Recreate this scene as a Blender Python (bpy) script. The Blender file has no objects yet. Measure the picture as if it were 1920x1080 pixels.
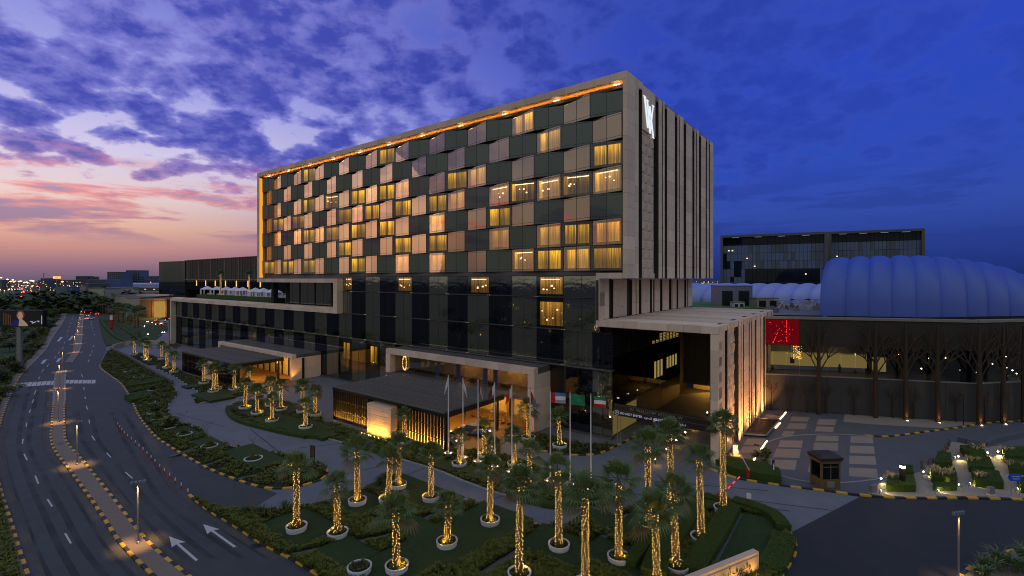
import bpy, bmesh, math, random
import numpy as np
from mathutils import Vector, Matrix
from mathutils.geometry import tessellate_polygon
S = bpy.context.scene
COL = S.collection
R = random.Random(7)
rad = math.radians
# ------------------------------------------------------------------ camera
F, HZ, CX, H = 897.0, 522.5, 960.0, 22.3          # focal in photo pixels, horizon row, centre column, eye height
cam_d = bpy.data.cameras.new('camera'); cam = bpy.data.objects.new('camera', cam_d); COL.objects.link(cam)
cam_d.sensor_width = 36; cam_d.lens = F/1920*36; cam_d.shift_y = (HZ-540)/1920
cam.location = (0, 0, H); cam.rotation_euler = (rad(90), 0, 0)
cam_d.clip_start = .5; cam_d.clip_end = 9000
S.camera = cam
S.view_settings.view_transform = 'Standard'; S.view_settings.look = 'None'
S.view_settings.exposure = 0.0; S.view_settings.gamma = 1
S.cycles.use_denoising = True; S.cycles.filter_width = 1.05
S.cycles.max_bounces = 6; S.cycles.diffuse_bounces = 2; S.cycles.glossy_bounces = 3
S.cycles.transparent_max_bounces = 8; S.cycles.transmission_bounces = 3
S.cycles.sample_clamp_indirect = 3.0; S.cycles.sample_clamp_direct = 0
S.cycles.caustics_reflective = False; S.cycles.caustics_refractive = False
def lin(c):
    return tuple(((v/255.)/12.92 if v/255. <= .04045 else ((v/255.+.055)/1.055)**2.4) for v in c)
# ------------------------------------------------------------------ sky
W = bpy.data.worlds.new('World'); S.world = W; W.use_nodes = True
nt = W.node_tree; nt.nodes.clear()
class NG:
    """small node-graph writer"""
    def __init__(s, nt): s.nt = nt
    def n(s, t, **k):
        o = s.nt.nodes.new(t)
        for a, b in k.items(): setattr(o, a, b)
        return o
    def put(s, sock, v):
        if isinstance(v, bpy.types.NodeSocket): s.nt.links.new(v, sock)
        else:
            try: sock.default_value = v
            except Exception: sock.default_value = (*v, 1)
    def m(s, op, a, b=0., c=0., clamp=False):
        o = s.n('ShaderNodeMath', operation=op, use_clamp=clamp)
        s.put(o.inputs[0], a); s.put(o.inputs[1], b); s.put(o.inputs[2], c); return o.outputs[0]
    def sstep(s, v, lo, hi, a=0., b=1.):
        o = s.n('ShaderNodeMapRange', interpolation_type='SMOOTHSTEP')
        s.put(o.inputs[0], v)
        for i, q in enumerate((lo, hi, a, b)): s.put(o.inputs[1+i], q)
        return o.outputs[0]
    def ramp(s, v, stops):
        o = s.n('ShaderNodeValToRGB'); e = o.color_ramp.elements
        while len(e) < len(stops): e.new(.5)
        for q, (p, c) in zip(e, stops): q.position = p; q.color = (*c, 1)
        s.put(o.inputs[0], v); return o.outputs[0]
    def mix(s, f, a, b, blend='MIX'):
        o = s.n('ShaderNodeMix', data_type='RGBA', blend_type=blend)
        s.put(o.inputs[0], f); s.put(o.inputs[6], a); s.put(o.inputs[7], b); return o.outputs[2]
    def noise(s, vec, scale, detail=4, rough=.5, dist=0., dim='3D'):
        o = s.n('ShaderNodeTexNoise', noise_dimensions=dim)
        if vec is not None: s.put(o.inputs['Vector'], vec)
        s.put(o.inputs['Scale'], scale); s.put(o.inputs['Detail'], detail); s.put(o.inputs['Roughness'], rough); s.put(o.inputs['Distortion'], dist)
        return o.outputs[0]
    def comb(s, x, y, z=0.):
        o = s.n('ShaderNodeCombineXYZ'); s.put(o.inputs[0], x); s.put(o.inputs[1], y); s.put(o.inputs[2], z); return o.outputs[0]
SUN_AZ = -68.0                                      # degrees from the view axis, to the left, just below the horizon
sdx, sdy = math.sin(rad(SUN_AZ)), math.cos(rad(SUN_AZ))
g = NG(nt)
gen = g.n('ShaderNodeTexCoord').outputs['Generated']
sx = g.n('ShaderNodeSeparateXYZ'); g.put(sx.inputs[0], gen); X, Y, Z = sx.outputs
hl = g.m('MAXIMUM', g.m('SQRT', g.m('ADD', g.m('MULTIPLY', X, X), g.m('MULTIPLY', Y, Y))), .001)
sdot = g.m('DIVIDE', g.m('ADD', g.m('MULTIPLY', X, sdx), g.m('MULTIPLY', Y, sdy)), hl)
zc = g.m('MAXIMUM', Z, 0.)
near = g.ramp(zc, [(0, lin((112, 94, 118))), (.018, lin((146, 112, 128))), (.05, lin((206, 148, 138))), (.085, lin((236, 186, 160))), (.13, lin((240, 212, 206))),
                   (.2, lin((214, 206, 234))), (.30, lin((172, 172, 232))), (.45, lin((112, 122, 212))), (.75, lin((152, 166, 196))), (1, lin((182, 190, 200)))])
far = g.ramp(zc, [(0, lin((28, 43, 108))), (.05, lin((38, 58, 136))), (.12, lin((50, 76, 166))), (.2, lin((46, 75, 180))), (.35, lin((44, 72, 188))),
                  (.5, lin((50, 72, 176))), (.75, lin((140, 156, 186))), (1, lin((182, 190, 200)))])  # overhead stops, out of view, are paled as added ambient fill
msun = g.sstep(sdot, .40, .98)
mhi = g.sstep(sdot, .05, .95)
base = g.mix(g.m('ADD', g.m('MULTIPLY', msun, g.sstep(Z, .22, .10)), g.m('MULTIPLY', mhi, g.sstep(Z, .10, .22))), far, near)
back = g.sstep(Y, .50, -.25)                       # the unseen sky behind the viewer: pale fill added to brighten the scene
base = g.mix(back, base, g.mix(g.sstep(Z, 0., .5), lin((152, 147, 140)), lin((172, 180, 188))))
# cloud sheet: direction projected on a plane overhead
den = g.m('ADD', zc, .30)
cvec = g.comb(g.m('DIVIDE', X, den), g.m('DIVIDE', Y, den), 0.)
n2 = g.noise(cvec, 2.1, 3, .5, .2)
n1 = g.noise(cvec, 6.2, 10, .58, .15)
n3 = g.noise(cvec, 15., 6, .6, .1)
vo = g.n('ShaderNodeTexVoronoi', feature='F1'); wv = g.n('ShaderNodeVectorMath', operation='MULTIPLY_ADD'); wn = g.n('ShaderNodeTexNoise'); g.put(wn.inputs['Vector'], cvec); wn.inputs['Scale'].default_value = 7.; wn.inputs['Detail'].default_value = 5
g.put(wv.inputs[0], wn.outputs['Color']); wv.inputs[1].default_value = (.13, .13, 0); g.put(wv.inputs[2], cvec); g.put(vo.inputs['Vector'], wv.outputs[0]); vo.inputs['Scale'].default_value = 8.5
puff = g.m('SUBTRACT', .42, vo.outputs['Distance'])
cl = g.m('ADD', g.m('ADD', g.m('ADD', g.m('MULTIPLY', n1, .46), g.m('MULTIPLY', n2, .40)), g.m('MULTIPLY', n3, .14)), g.m('MULTIPLY', puff, .20))
cover = g.sstep(sdot, -.55, .55)
hi = g.sstep(Z, .09, .22)
thr = g.m('SUBTRACT', .60, g.m('MULTIPLY', hi, .168))
rel = g.m('SUBTRACT', cl, thr)
mask = g.sstep(rel, -.030, .030)
edge = g.m('MULTIPLY', g.sstep(rel, .0, .10), g.sstep(n3, .3, .62, .35, 1.))
warm_lo = g.sstep(Z, .24, .12)
c_edge = g.mix(g.sstep(sdot, .1, .9), lin((56, 78, 180)), g.mix(warm_lo, lin((128, 128, 210)), lin((210, 154, 176))))
c_core = g.mix(g.sstep(sdot, .1, .9), lin((40, 60, 158)), g.mix(warm_lo, lin((68, 76, 176)), lin((134, 118, 176))))
ccol = g.mix(edge, c_edge, c_core)
mstr = g.m('MULTIPLY', g.m('MULTIPLY', mask, g.m('SUBTRACT', 1., back)), g.m('MULTIPLY', g.m('ADD', .30, g.m('MULTIPLY', cover, .68)), g.sstep(Z, .07, .13)))
sky = g.mix(mstr, base, ccol)
# flat streaks low over the horizon
lvec = g.comb(g.m('MULTIPLY', g.m('DIVIDE', X, hl), 3.2), g.m('MULTIPLY', g.m('DIVIDE', Y, hl), 3.2), g.m('MULTIPLY', Z, 21.))
l1 = g.noise(lvec, 1.5, 8, .58, .25)
lmask = g.m('MULTIPLY', g.sstep(l1, .50, .60), g.m('MULTIPLY', g.sstep(Z, .045, .085), g.sstep(Z, .23, .13)))
pink = g.sstep(Z, .075, .15)
lcol = g.mix(msun, lin((33, 50, 128)), g.mix(g.sstep(l1, .56, .66), g.mix(pink, lin((196, 140, 150)), lin((246, 138, 132))), g.mix(pink, lin((150, 120, 152)), lin((150, 132, 182)))))
sky = g.mix(g.m('MULTIPLY', lmask, g.m('ADD', .35, g.m('MULTIPLY', msun, .5))), sky, lcol)
lp = g.sstep(Z, -.02, 0.)
sky = g.mix(lp, lin((40, 44, 60)), sky)
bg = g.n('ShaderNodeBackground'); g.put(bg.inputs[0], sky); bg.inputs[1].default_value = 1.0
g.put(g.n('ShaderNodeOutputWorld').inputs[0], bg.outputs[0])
sun_d = bpy.data.lights.new('afterglow_sun', 'SUN'); sun = bpy.data.objects.new('afterglow_sun', sun_d); COL.objects.link(sun)
sun_d.energy = .12; sun_d.angle = rad(25); sun_d.color = (1, .72, .55)
sun.rotation_euler = Vector((-sdx*math.cos(rad(4)), -sdy*math.cos(rad(4)), -math.sin(rad(4)))).to_track_quat('-Z', 'Y').to_euler()
# ------------------------------------------------------------------ materials
MATS = {}
def nmat(name):
    m = bpy.data.materials.new(name); m.use_nodes = True
    b = m.node_tree.nodes['Principled BSDF']; MATS[name] = m
    return m, b, NG(m.node_tree)
def pmat(name, rgb, rough=.6, metal=0., var=.12, scale=3., bump=0., objvar=0., coord='Object', detail=5, spec=.5, stretch=None, bscale=None, big=0.):
    m, b, q = nmat(name)
    tc = q.n('ShaderNodeNewGeometry').outputs['Position']      # world place, so that shared meshes do not repeat their grain
    if stretch:
        mp = q.n('ShaderNodeMapping'); q.put(mp.inputs[0], tc); mp.inputs['Scale'].default_value = stretch; tc = mp.outputs[0]
    nz = q.noise(tc, scale, detail, .6)
    f = q.m('ADD', 1-var, q.m('MULTIPLY', nz, 2*var))
    if big:
        f = q.m('MULTIPLY', f, q.m('ADD', 1-big, q.m('MULTIPLY', q.noise(tc, .045, 5, .65, .6), 2*big)))
    if objvar:
        oi = q.n('ShaderNodeObjectInfo').outputs['Random']
        f = q.m('MULTIPLY', f, q.m('ADD', 1-objvar, q.m('MULTIPLY', oi, 2*objvar)))
    c = q.mix(1., (*rgb, 1), q.comb(f, f, f), 'MULTIPLY')
    q.put(b.inputs['Base Color'], c)
    b.inputs['Roughness'].default_value = rough; b.inputs['Metallic'].default_value = metal
    b.inputs['Specular IOR Level'].default_value = spec
    if bump:
        bp = q.n('ShaderNodeBump'); bp.inputs['Strength'].default_value = bump; bp.inputs['Distance'].default_value = .05
        q.put(bp.inputs['Height'], q.noise(tc, bscale or scale*6, 4, .6)); q.put(b.inputs['Normal'], bp.outputs[0])
    return m
def emat(name, rgb, strength, sample=True):
    m, b, q = nmat(name); nt_ = m.node_tree; nt_.nodes.remove(b)
    e = q.n('ShaderNodeEmission'); e.inputs[0].default_value = (*rgb, 1); e.inputs[1].default_value = strength
    q.put(nt_.nodes['Material Output'].inputs[0], e.outputs[0])
    if not sample: m.cycles.emission_sampling = 'NONE'
    return m
def glass_mat(name, tint, refl, body=(.006, .008, .009), see=0., wob=.0, rough=.02, fres=.25):
    """coated facade glass: a share mirrors, the rest is dark body or see-through"""
    m, b, q = nmat(name); t = m.node_tree; t.nodes.remove(b)
    gl = q.n('ShaderNodeBsdfGlossy'); gl.inputs[0].default_value = (*tint, 1); gl.inputs['Roughness'].default_value = rough
    oi = q.n('ShaderNodeObjectInfo').outputs['Random']
    if wob:
        tc = q.n('ShaderNodeTexCoord').outputs['Object']
        bp = q.n('ShaderNodeBump'); bp.inputs['Strength'].default_value = wob; bp.inputs['Distance'].default_value = .05
        q.put(bp.inputs['Height'], q.noise(tc, .9, 2, .5)); q.put(gl.inputs['Normal'], bp.outputs[0])
    if see: d = q.n('ShaderNodeBsdfTransparent'); d.inputs[0].default_value = (see, see, see, 1)
    else: d = q.n('ShaderNodeBsdfDiffuse'); d.inputs[0].default_value = (*body, 1)
    fr = q.n('ShaderNodeLayerWeight'); fr.inputs[0].default_value = .25
    f = q.m('ADD', refl, q.m('MULTIPLY', fr.outputs['Fresnel'], fres), clamp=True)
    f = q.m('MULTIPLY', f, q.m('ADD', .88, q.m('MULTIPLY', oi, .2)), clamp=True)
    mx = q.n('ShaderNodeMixShader'); q.put(mx.inputs[0], f); q.put(mx.inputs[1], d.outputs[0]); q.put(mx.inputs[2], gl.outputs[0])
    q.put(t.nodes['Material Output'].inputs[0], mx.outputs[0])
    return m
STONE = (.72, .565, .45)
def stone_mat(name, rgb, objvar=.13):
    return pmat(name, rgb, .75, var=.16, scale=.7, bump=.25, objvar=objvar, stretch=(1.3, 1.3, .35), bscale=6)
M = dict(
 stone=stone_mat('travertine', STONE),
 stone_shade=pmat('shade_painted_stone', (.035, .030, .026), .8, var=.15, scale=.8),  # stone with the recess shade painted into its colour
 relief=pmat('carved_travertine', (.58, .46, .37), .7, var=.1, scale=1.5),
 dark_metal=pmat('dark_metal', (.022, .023, .026), .42, metal=.5, var=.2, scale=4, objvar=.2),
 roof_metal=pmat('ridged_dark_metal', (.15, .145, .14), .5, metal=.1, var=.25, scale=3, objvar=.15),
 frame_metal=pmat('mullion_metal', (.03, .032, .034), .45, metal=.4, var=.1),
 slab=pmat('spandrel_grey', (.10, .095, .09), .6, var=.15),
 core=pmat('dark_core', (.012, .012, .013), .9),
 glass_light=glass_mat('mirror_glass', (1., .74, .50), .34, body=(.14, .118, .092), wob=.03),
 glass_dark=glass_mat('smoked_glass', (.44, .50, .44), .20, body=(.020, .024, .026), wob=.03),
 glass_pod_a=glass_mat('podium_glass_grey', (.66, .68, .56), .46, body=(.05, .051, .044), wob=.16),
 glass_pod_b=glass_mat('podium_glass_black', (.40, .45, .55), .18, body=(.003, .004, .007), wob=.16),
 glass_black=glass_mat('black_glass', (.4, .45, .5), .04, body=(.010, .014, .016), fres=.06),
 glass_clear=glass_mat('clear_glass', (.8, .85, .85), .12, see=.8),
 glass_lit_l=glass_mat('mirror_glass_lit', (1., .74, .50), .24, see=.95, wob=.03),
 glass_lit_d=glass_mat('smoked_glass_lit', (.5, .55, .55), .12, see=.85, wob=.03),
 glass_far=glass_mat('distant_glass', (.4, .5, .7), .16, body=(.012, .02, .035)),
 asphalt=pmat('block_paved_asphalt', (.049, .061, .066), .8, var=.32, scale=.5, bump=.3, bscale=14, big=.4),
 asphalt_dark=pmat('dark_block_paving', (.024, .029, .034), .8, var=.3, scale=.5, bump=.35, bscale=12, big=.35),
 concrete=pmat('driveway_concrete', (.142, .163, .195), .75, var=.28, scale=.4, bump=.15, bscale=8, big=.3),
 plaza=pmat('plaza_paving', (.094, .107, .138), .75, var=.18, scale=.4, bump=.2, bscale=10),
 plaza_light=pmat('pale_paving', (.29, .25, .215), .75, var=.14, scale=.6, bump=.2, bscale=10, objvar=.08),
 pavers=pmat('median_pavers', (.20, .165, .13), .8, var=.2, scale=1.2, bump=.5, bscale=16),
 kerb_y=pmat('yellow_kerb_paint', (.62, .36, .03), .6, var=.22, scale=4, objvar=.12),
 kerb_k=pmat('black_kerb_paint', (.022, .022, .024), .6, var=.3, scale=4, objvar=.2),
 kerb_g=pmat('grey_kerb', (.33, .33, .33), .75, var=.15, scale=3, objvar=.1),
 paint=pmat('road_paint', (.50, .50, .50), .7, var=.4, scale=7),
 ground=pmat('dry_ground', (.045, .046, .03), .95, var=.45, scale=.06, detail=8),
 lawn=pmat('lawn_turf', (.022, .052, .009), .95, var=.6, scale=2.6, bump=.8, bscale=30, big=.35),
 soil=pmat('planting_soil', (.016, .022, .008), .95, var=.35, scale=1.5, bump=.6, bscale=14),
 hedge=pmat('hedge_leaf', (.046, .082, .013), .8, var=.5, scale=9, bump=1., bscale=26, spec=.2),
 leaf=pmat('shrub_leaf', (.100, .120, .016), .6, var=.5, scale=.8, spec=.3),
 leaf2=pmat('dark_tree_leaf', (.05, .078, .022), .65, var=.5, scale=.5, spec=.3),
 palm=pmat('palm_leaf', (.095, .145, .040), .5, var=.35, scale=1.5, spec=.4),
 palm_dry=pmat('dry_palm_leaf', (.16, .11, .04), .7, var=.3, scale=2),
 grass_dry=pmat('feather_grass', (.55, .42, .22), .8, var=.3, scale=3),
 trunk=pmat('palm_trunk', (.17, .105, .05), .85, var=.4, scale=9, bump=.8, bscale=30),
 twig=pmat('bare_twig', (.15, .11, .08), .85, var=.3),
 planter=pmat('planter_concrete', (.62, .65, .72), .6, var=.1, scale=2, objvar=.05),
 white=pmat('white_paint', (.72, .72, .74), .5, var=.06),
 canvas=pmat('white_canvas', (.70, .70, .78), .8, var=.06),
 grey=pmat('grey_metal', (.32, .33, .35), .4, metal=.6, var=.1),
 pole=pmat('brushed_pole', (.68, .69, .72), .4, metal=.1, var=.08),
 red=pmat('red_plastic', (.42, .012, .014), .45, var=.1),
 blue=pmat('sign_blue', (.012, .09, .60), .5, var=.05),
 black=pmat('black_plastic', (.012, .012, .013), .4, var=.1),
 rust=pmat('weathered_steel', (.055, .033, .02), .75, metal=.2, var=.35, scale=2),
 mall_dark=pmat('dark_bronze_mesh', (.035, .032, .028), .6, metal=.2, var=.2, scale=2),
 mall_wall=pmat('grey_ribbed_wall', (.05, .05, .052), .8, var=.15, scale=1, stretch=(6, 6, .3)),
 mall_beige=pmat('beige_render', (.40, .35, .29), .8, var=.08),
 brick=pmat('brown_cladding', (.16, .095, .052), .8, var=.3, scale=1.5),
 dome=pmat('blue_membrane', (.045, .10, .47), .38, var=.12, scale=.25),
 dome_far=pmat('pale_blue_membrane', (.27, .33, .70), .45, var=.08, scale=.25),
 roof_grey=pmat('roof_screed', (.22, .21, .20), .85, var=.2, scale=.5),
 roof_green=pmat('artificial_turf', (.06, .16, .03), .9, var=.2),
 beige_b=pmat('distant_concrete', (.10, .105, .135), .85, var=.15, scale=.03),
 blue_b=pmat('distant_blue_facade', (.10, .14, .235), .6, var=.25, scale=.1),
 dark_win=pmat('distant_window', (.02, .03, .05), .3),
 wood=pmat('booth_bronze', (.17, .11, .05), .5, metal=.3, var=.2, scale=3),
 skin=pmat('poster_skin', (.45, .30, .2), .7, var=.1),
 cloth_dark=pmat('dark_cloth', (.02, .02, .025), .9),
)
WARM = (1., .46, .06); GOLD = (1., .52, .08); AMBER = (1., .42, .07); YEL = (1., .72, .22)
E = dict(
 bulb=emat('fairy_bulb', (1., .58, .14), 2.4, False),
 curtain=None,
 strip=emat('warm_light_strip', (1., .60, .25), 9.),
 hot=emat('hidden_cove_light', (1., .36, .05), 16.),
 cove=emat('amber_leg_glow', (1., .40, .03), .95),
 marker=emat('marker_glow', (1., .7, .35), 3., False),
 lamp=emat('warm_lamp', (1., .78, .45), 12., False),
 lampw=emat('white_lamp', (1., .93, .75), 12., False),
 redl=emat('tail_light', (1., .05, .03), 14., False),
 head=emat('head_light', (1., .9, .75), 12., False),
 logo=emat('white_logo_light', (.85, .93, 1.), .95),
 letters=emat('pale_letters', (.65, .68, .95), .45, False),
 orange=emat('orange_sign_light', (1., .35, .06), 2.5, False),
 cityw=emat('city_light_warm', (1., .62, .25), 3.2, False),
 hall=emat('lit_hall_wall', (.85, .60, .16), .34),
 hall2=emat('lit_lobby_wall', (.95, .55, .12), .42),
 redp=emat('red_led_panel', (.30, .006, .012), .36, False),
 redd=emat('red_led_dot', (1., .03, .03), 3., False),
)
# lit curtain: vertical folds, a little brighter under the ceiling light
def curtain_mat(name, c0, c1, k):
    m, b, q = nmat(name); t = m.node_tree; t.nodes.remove(b)
    tc = q.n('ShaderNodeTexCoord').outputs['Object']; oi = q.n('ShaderNodeObjectInfo').outputs['Random']
    s = q.n('ShaderNodeSeparateXYZ'); q.put(s.inputs[0], tc)
    v = q.comb(q.m('MULTIPLY', s.outputs[0], 5.5), q.m('MULTIPLY', oi, 40.), q.m('MULTIPLY', s.outputs[2], .12))
    f = q.noise(v, 1.6, 3, .6)
    top = q.sstep(s.outputs[2], .6, 3.1)
    e = q.m('MULTIPLY', q.m('ADD', .25, q.m('MULTIPLY', q.sstep(f, .3, .72), .9)), q.m('ADD', .45, q.m('MULTIPLY', top, 1.0)))
    e = q.m('MULTIPLY', e, q.m('ADD', .40, q.m('MULTIPLY', oi, 1.0)))
    em = q.n('ShaderNodeEmission'); q.put(em.inputs[0], q.mix(f, (*c0, 1), (*c1, 1))); q.put(em.inputs[1], q.m('MULTIPLY', e, k))
    q.put(t.nodes['Material Output'].inputs[0], em.outputs[0]); m.cycles.emission_sampling = 'NONE'
    return m
E['curtain'] = curtain_mat('lit_curtain', (.48, .20, .004), (1., .50, .016), 2.1)
E['room'] = curtain_mat('lit_room_wall', (.30, .12, .02), (.8, .38, .05), 1.1)
# ------------------------------------------------------------------ helpers
def U(x, y, z=0.):
    """photo pixel of a point at height z -> world position"""
    d = F*(H-z)/(y-HZ); return Vector(((x-CX)/F*d, d, z))
def UV2(p, z=0.): q = U(p[0], p[1], z); return (q.x, q.y)
class MB:
    def __init__(s): s.v = []; s.f = []
    def add(s, vs, fs):
        k = len(s.v); s.v += [tuple(a) for a in vs]; s.f += [tuple(i+k for i in f) for f in fs]; return s
    def box(s, x0, x1, y0, y1, z0, z1):
        return s.add([(x0,y0,z0),(x1,y0,z0),(x1,y1,z0),(x0,y1,z0),(x0,y0,z1),(x1,y0,z1),(x1,y1,z1),(x0,y1,z1)],
                     [(0,3,2,1),(4,5,6,7),(0,1,5,4),(1,2,6,5),(2,3,7,6),(3,0,4,7)])
    def bar(s, a, b, w, h=None):
        """square bar from a to b"""
        a = Vector(a); b = Vector(b); d = (b-a).normalized(); h = h or w
        up = Vector((0,0,1)) if abs(d.z) < .95 else Vector((0,1,0))
        x = d.cross(up).normalized()*w/2; y = x.cross(d).normalized()*h/2
        return s.add([a-x-y,a+x-y,a+x+y,a-x+y,b-x-y,b+x-y,b+x+y,b-x+y],[(0,3,2,1),(4,5,6,7),(0,1,5,4),(1,2,6,5),(2,3,7,6),(3,0,4,7)])
    def tube(s, pts, rs, n=8, cap=True):
        pts = [Vector(p) for p in pts]; k = len(s.v)
        if not hasattr(rs, '__len__'): rs = [rs]*len(pts)
        for i, p in enumerate(pts):
            d = (pts[min(i+1, len(pts)-1)]-pts[max(i-1, 0)]).normalized()
            up = Vector((0,0,1)) if abs(d.z) < .95 else Vector((0,1,0))
            x = d.cross(up).normalized(); y = x.cross(d).normalized()
            for j in range(n):
                a = 2*math.pi*j/n; s.v.append(tuple(p+(x*math.cos(a)+y*math.sin(a))*rs[i]))
        for i in range(len(pts)-1):
            for j in range(n):
                s.f.append((k+i*n+j, k+i*n+(j+1) % n, k+(i+1)*n+(j+1) % n, k+(i+1)*n+j))
        if cap:
            s.f.append(tuple(k+j for j in reversed(range(n)))); s.f.append(tuple(k+(len(pts)-1)*n+j for j in range(n)))
        return s
    def lathe(s, prof, n=20, c=(0,0,0)):
        k = len(s.v)
        for r, z in prof:
            for j in range(n):
                a = 2*math.pi*j/n; s.v.append((c[0]+r*math.cos(a), c[1]+r*math.sin(a), c[2]+z))
        for i in range(len(prof)-1):
            for j in range(n): s.f.append((k+i*n+j, k+i*n+(j+1) % n, k+(i+1)*n+(j+1) % n, k+(i+1)*n+j))
        return s
    def prism(s, poly, z0, z1, top=True):
        area = sum(poly[i][0]*poly[(i+1) % len(poly)][1]-poly[(i+1) % len(poly)][0]*poly[i][1] for i in range(len(poly)))
        if area < 0: poly = poly[::-1]
        n = len(poly); k = len(s.v)
        s.v += [(p[0], p[1], z1) for p in poly]
        for t in tessellate_polygon([[Vector((p[0], p[1], 0)) for p in poly]]):
            a, b, c = [poly[i] for i in t]
            cr = (b[0]-a[0])*(c[1]-a[1])-(b[1]-a[1])*(c[0]-a[0])
            s.f.append(tuple(k+i for i in (t if cr > 0 else t[::-1])))
        if z0 is not None and z0 < z1:
            k2 = len(s.v); s.v += [(p[0], p[1], z0) for p in poly]
            for i in range(n): j = (i+1) % n; s.f.append((k2+i, k2+j, k+j, k+i))
        return s
    def mesh(s, name, mat, smooth=False):
        me = bpy.data.meshes.new(name); me.from_pydata(s.v, [], s.f)
        for m_ in (mat if isinstance(mat, (list, tuple)) else [mat]): me.materials.append(m_)
        if smooth: me.polygons.foreach_set('use_smooth', [True]*len(me.polygons))
        me.update(); return me
    def build(s, name, mat, parent=None, loc=(0,0,0), rotz=0., smooth=False):
        return inst(s.mesh(name, mat, smooth), name, parent, loc, rotz)
def inst(me, name, parent=None, loc=(0,0,0), rotz=0., scale=None):
    o = bpy.data.objects.new(name, me); COL.objects.link(o)
    o.location = loc
    if rotz: o.rotation_euler = (0, 0, rotz)
    if scale: o.scale = scale if hasattr(scale, '__len__') else (scale,)*3
    if parent: o.parent = parent
    return o
def tag(o, label=None, cat=None, group=None, kind=None):
    if label: o['label'] = label
    if cat: o['category'] = cat
    if group: o['group'] = group
    if kind: o['kind'] = kind
    return o
def thing(name, label, cat, loc=(0,0,0), rotz=0., group=None):
    o = bpy.data.objects.new(name, None); COL.objects.link(o); o.empty_display_size = .3
    o.location = loc; o.rotation_euler = (0, 0, rotz); return tag(o, label, cat, group)
def light(kind, name, loc, power, col=WARM, size=.1, parent=None, spot=None, aim=None):
    l = bpy.data.lights.new(name, kind); l.energy = power; l.color = col
    if kind == 'AREA': l.size = size
    else: l.shadow_soft_size = size
    o = bpy.data.objects.new(name, l); COL.objects.link(o); o.location = loc
    if spot: l.spot_size = rad(spot); l.spot_blend = .7
    if aim is not None: o.rotation_euler = (Vector(aim)-Vector(loc)).to_track_quat('-Z', 'Y').to_euler()
    if parent: o.parent = parent
    return o
def resample(pts, step):
    out = [pts[0]]; acc = 0.
    for a, b in zip(pts[:-1], pts[1:]):
        L = math.dist(a, b); t = step-acc
        while t <= L:
            out.append((a[0]+(b[0]-a[0])*t/L, a[1]+(b[1]-a[1])*t/L)); t += step
        acc = (acc+L) % step if L else acc
    return out
def smooth_line(pts, n=6):
    """Catmull-Rom through the given ground points"""
    P = [Vector((*p, 0)) for p in pts]; P = [2*P[0]-P[1]]+P+[2*P[-1]-P[-2]]; out = []
    for i in range(1, len(P)-2):
        a, b, c, d = P[i-1:i+3]
        for k in range(n):
            t = k/n
            q = .5*((2*b)+(c-a)*t+(2*a-5*b+4*c-d)*t*t+(3*b-a-3*c+d)*t**3); out.append((q.x, q.y))
    out.append((P[-2].x, P[-2].y)); return out
def G(px, n=5): return smooth_line([UV2(p) for p in px], n)
def in_poly(x, y, poly):
    c = False; j = len(poly)-1
    for i in range(len(poly)):
        xi, yi = poly[i]; xj, yj = poly[j]
        if (yi > y) != (yj > y) and x < (xj-xi)*(y-yi)/(yj-yi)+xi: c = not c
        j = i
    return c
def text_mesh(body, size, mat, ext=.01, align='CENTER'):
    c = bpy.data.curves.new('lettering', 'FONT'); c.body = body; c.size = size; c.extrude = ext; c.align_x = align; c.align_y = 'CENTER'; c.resolution_u = 2
    o = bpy.data.objects.new('lettering', c); COL.objects.link(o)
    me = bpy.data.meshes.new_from_object(o.evaluated_get(bpy.context.evaluated_depsgraph_get()))
    bpy.data.objects.remove(o); bpy.data.curves.remove(c)
    me.materials.clear(); me.materials.append(mat); return me
def struct(name, mb, mat, label=None): return tag(mb.build(name, mat), label, kind='structure')

# ------------------------------------------------------------------ ground and roads
struct('ground', MB().prism([(-4000,-60),(4000,-60),(4000,6000),(-4000,6000)], None, -.06), M['ground'])
L_out = G([(150,574),(130,582),(117,605),(97,635),(86,655),(62,680),(41,702),(25,730),(8,770),(-6,820),(-9,860),(0,916),(20,979),(35,1030),(50,1074),(70,1140),(95,1230)])
Rside = G([(178,574),(184,595),(189,620),(194,640),(199,653),(194,668),(187.5,685),(190,692),(207,705),(227,720),(245,747),(261,781),(290,817),(321,839),(349,856),(393,880),(441,899),(482,912)])
Lbarr = G([(221,800),(260,840),(310,890),(355,929),(390,957),(431,981),(491,1020),(551,1051),(588,1074),(640,1105),(760,1180),(860,1260)])
lane_r = Rside+[UV2((520,925)), UV2((470,956)), UV2((415,956)), UV2((395,950))]+[p for p in Lbarr if p[1] < UV2((355,935))[1]]
road_poly = [(-160, 560), (-164, 620)] if False else []
road = struct('road', MB().prism(L_out+[UV2((860,1262))]+[p for p in Lbarr[::-1] if p[1] < UV2((380,948))[1]]+[UV2((415,956)), UV2((470,957)), UV2((520,925))]+Rside[::-1], None, .006), M['asphalt'])
road['label'] = 'dark block paved dual carriageway running into the distance'
# far road beyond the bend
struct('far_road', MB().prism([UV2(p) for p in ((150,574.2),(178,574.2),(168,560),(160,552),(146,552),(138,560))], None, .002), M['asphalt'])
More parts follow.
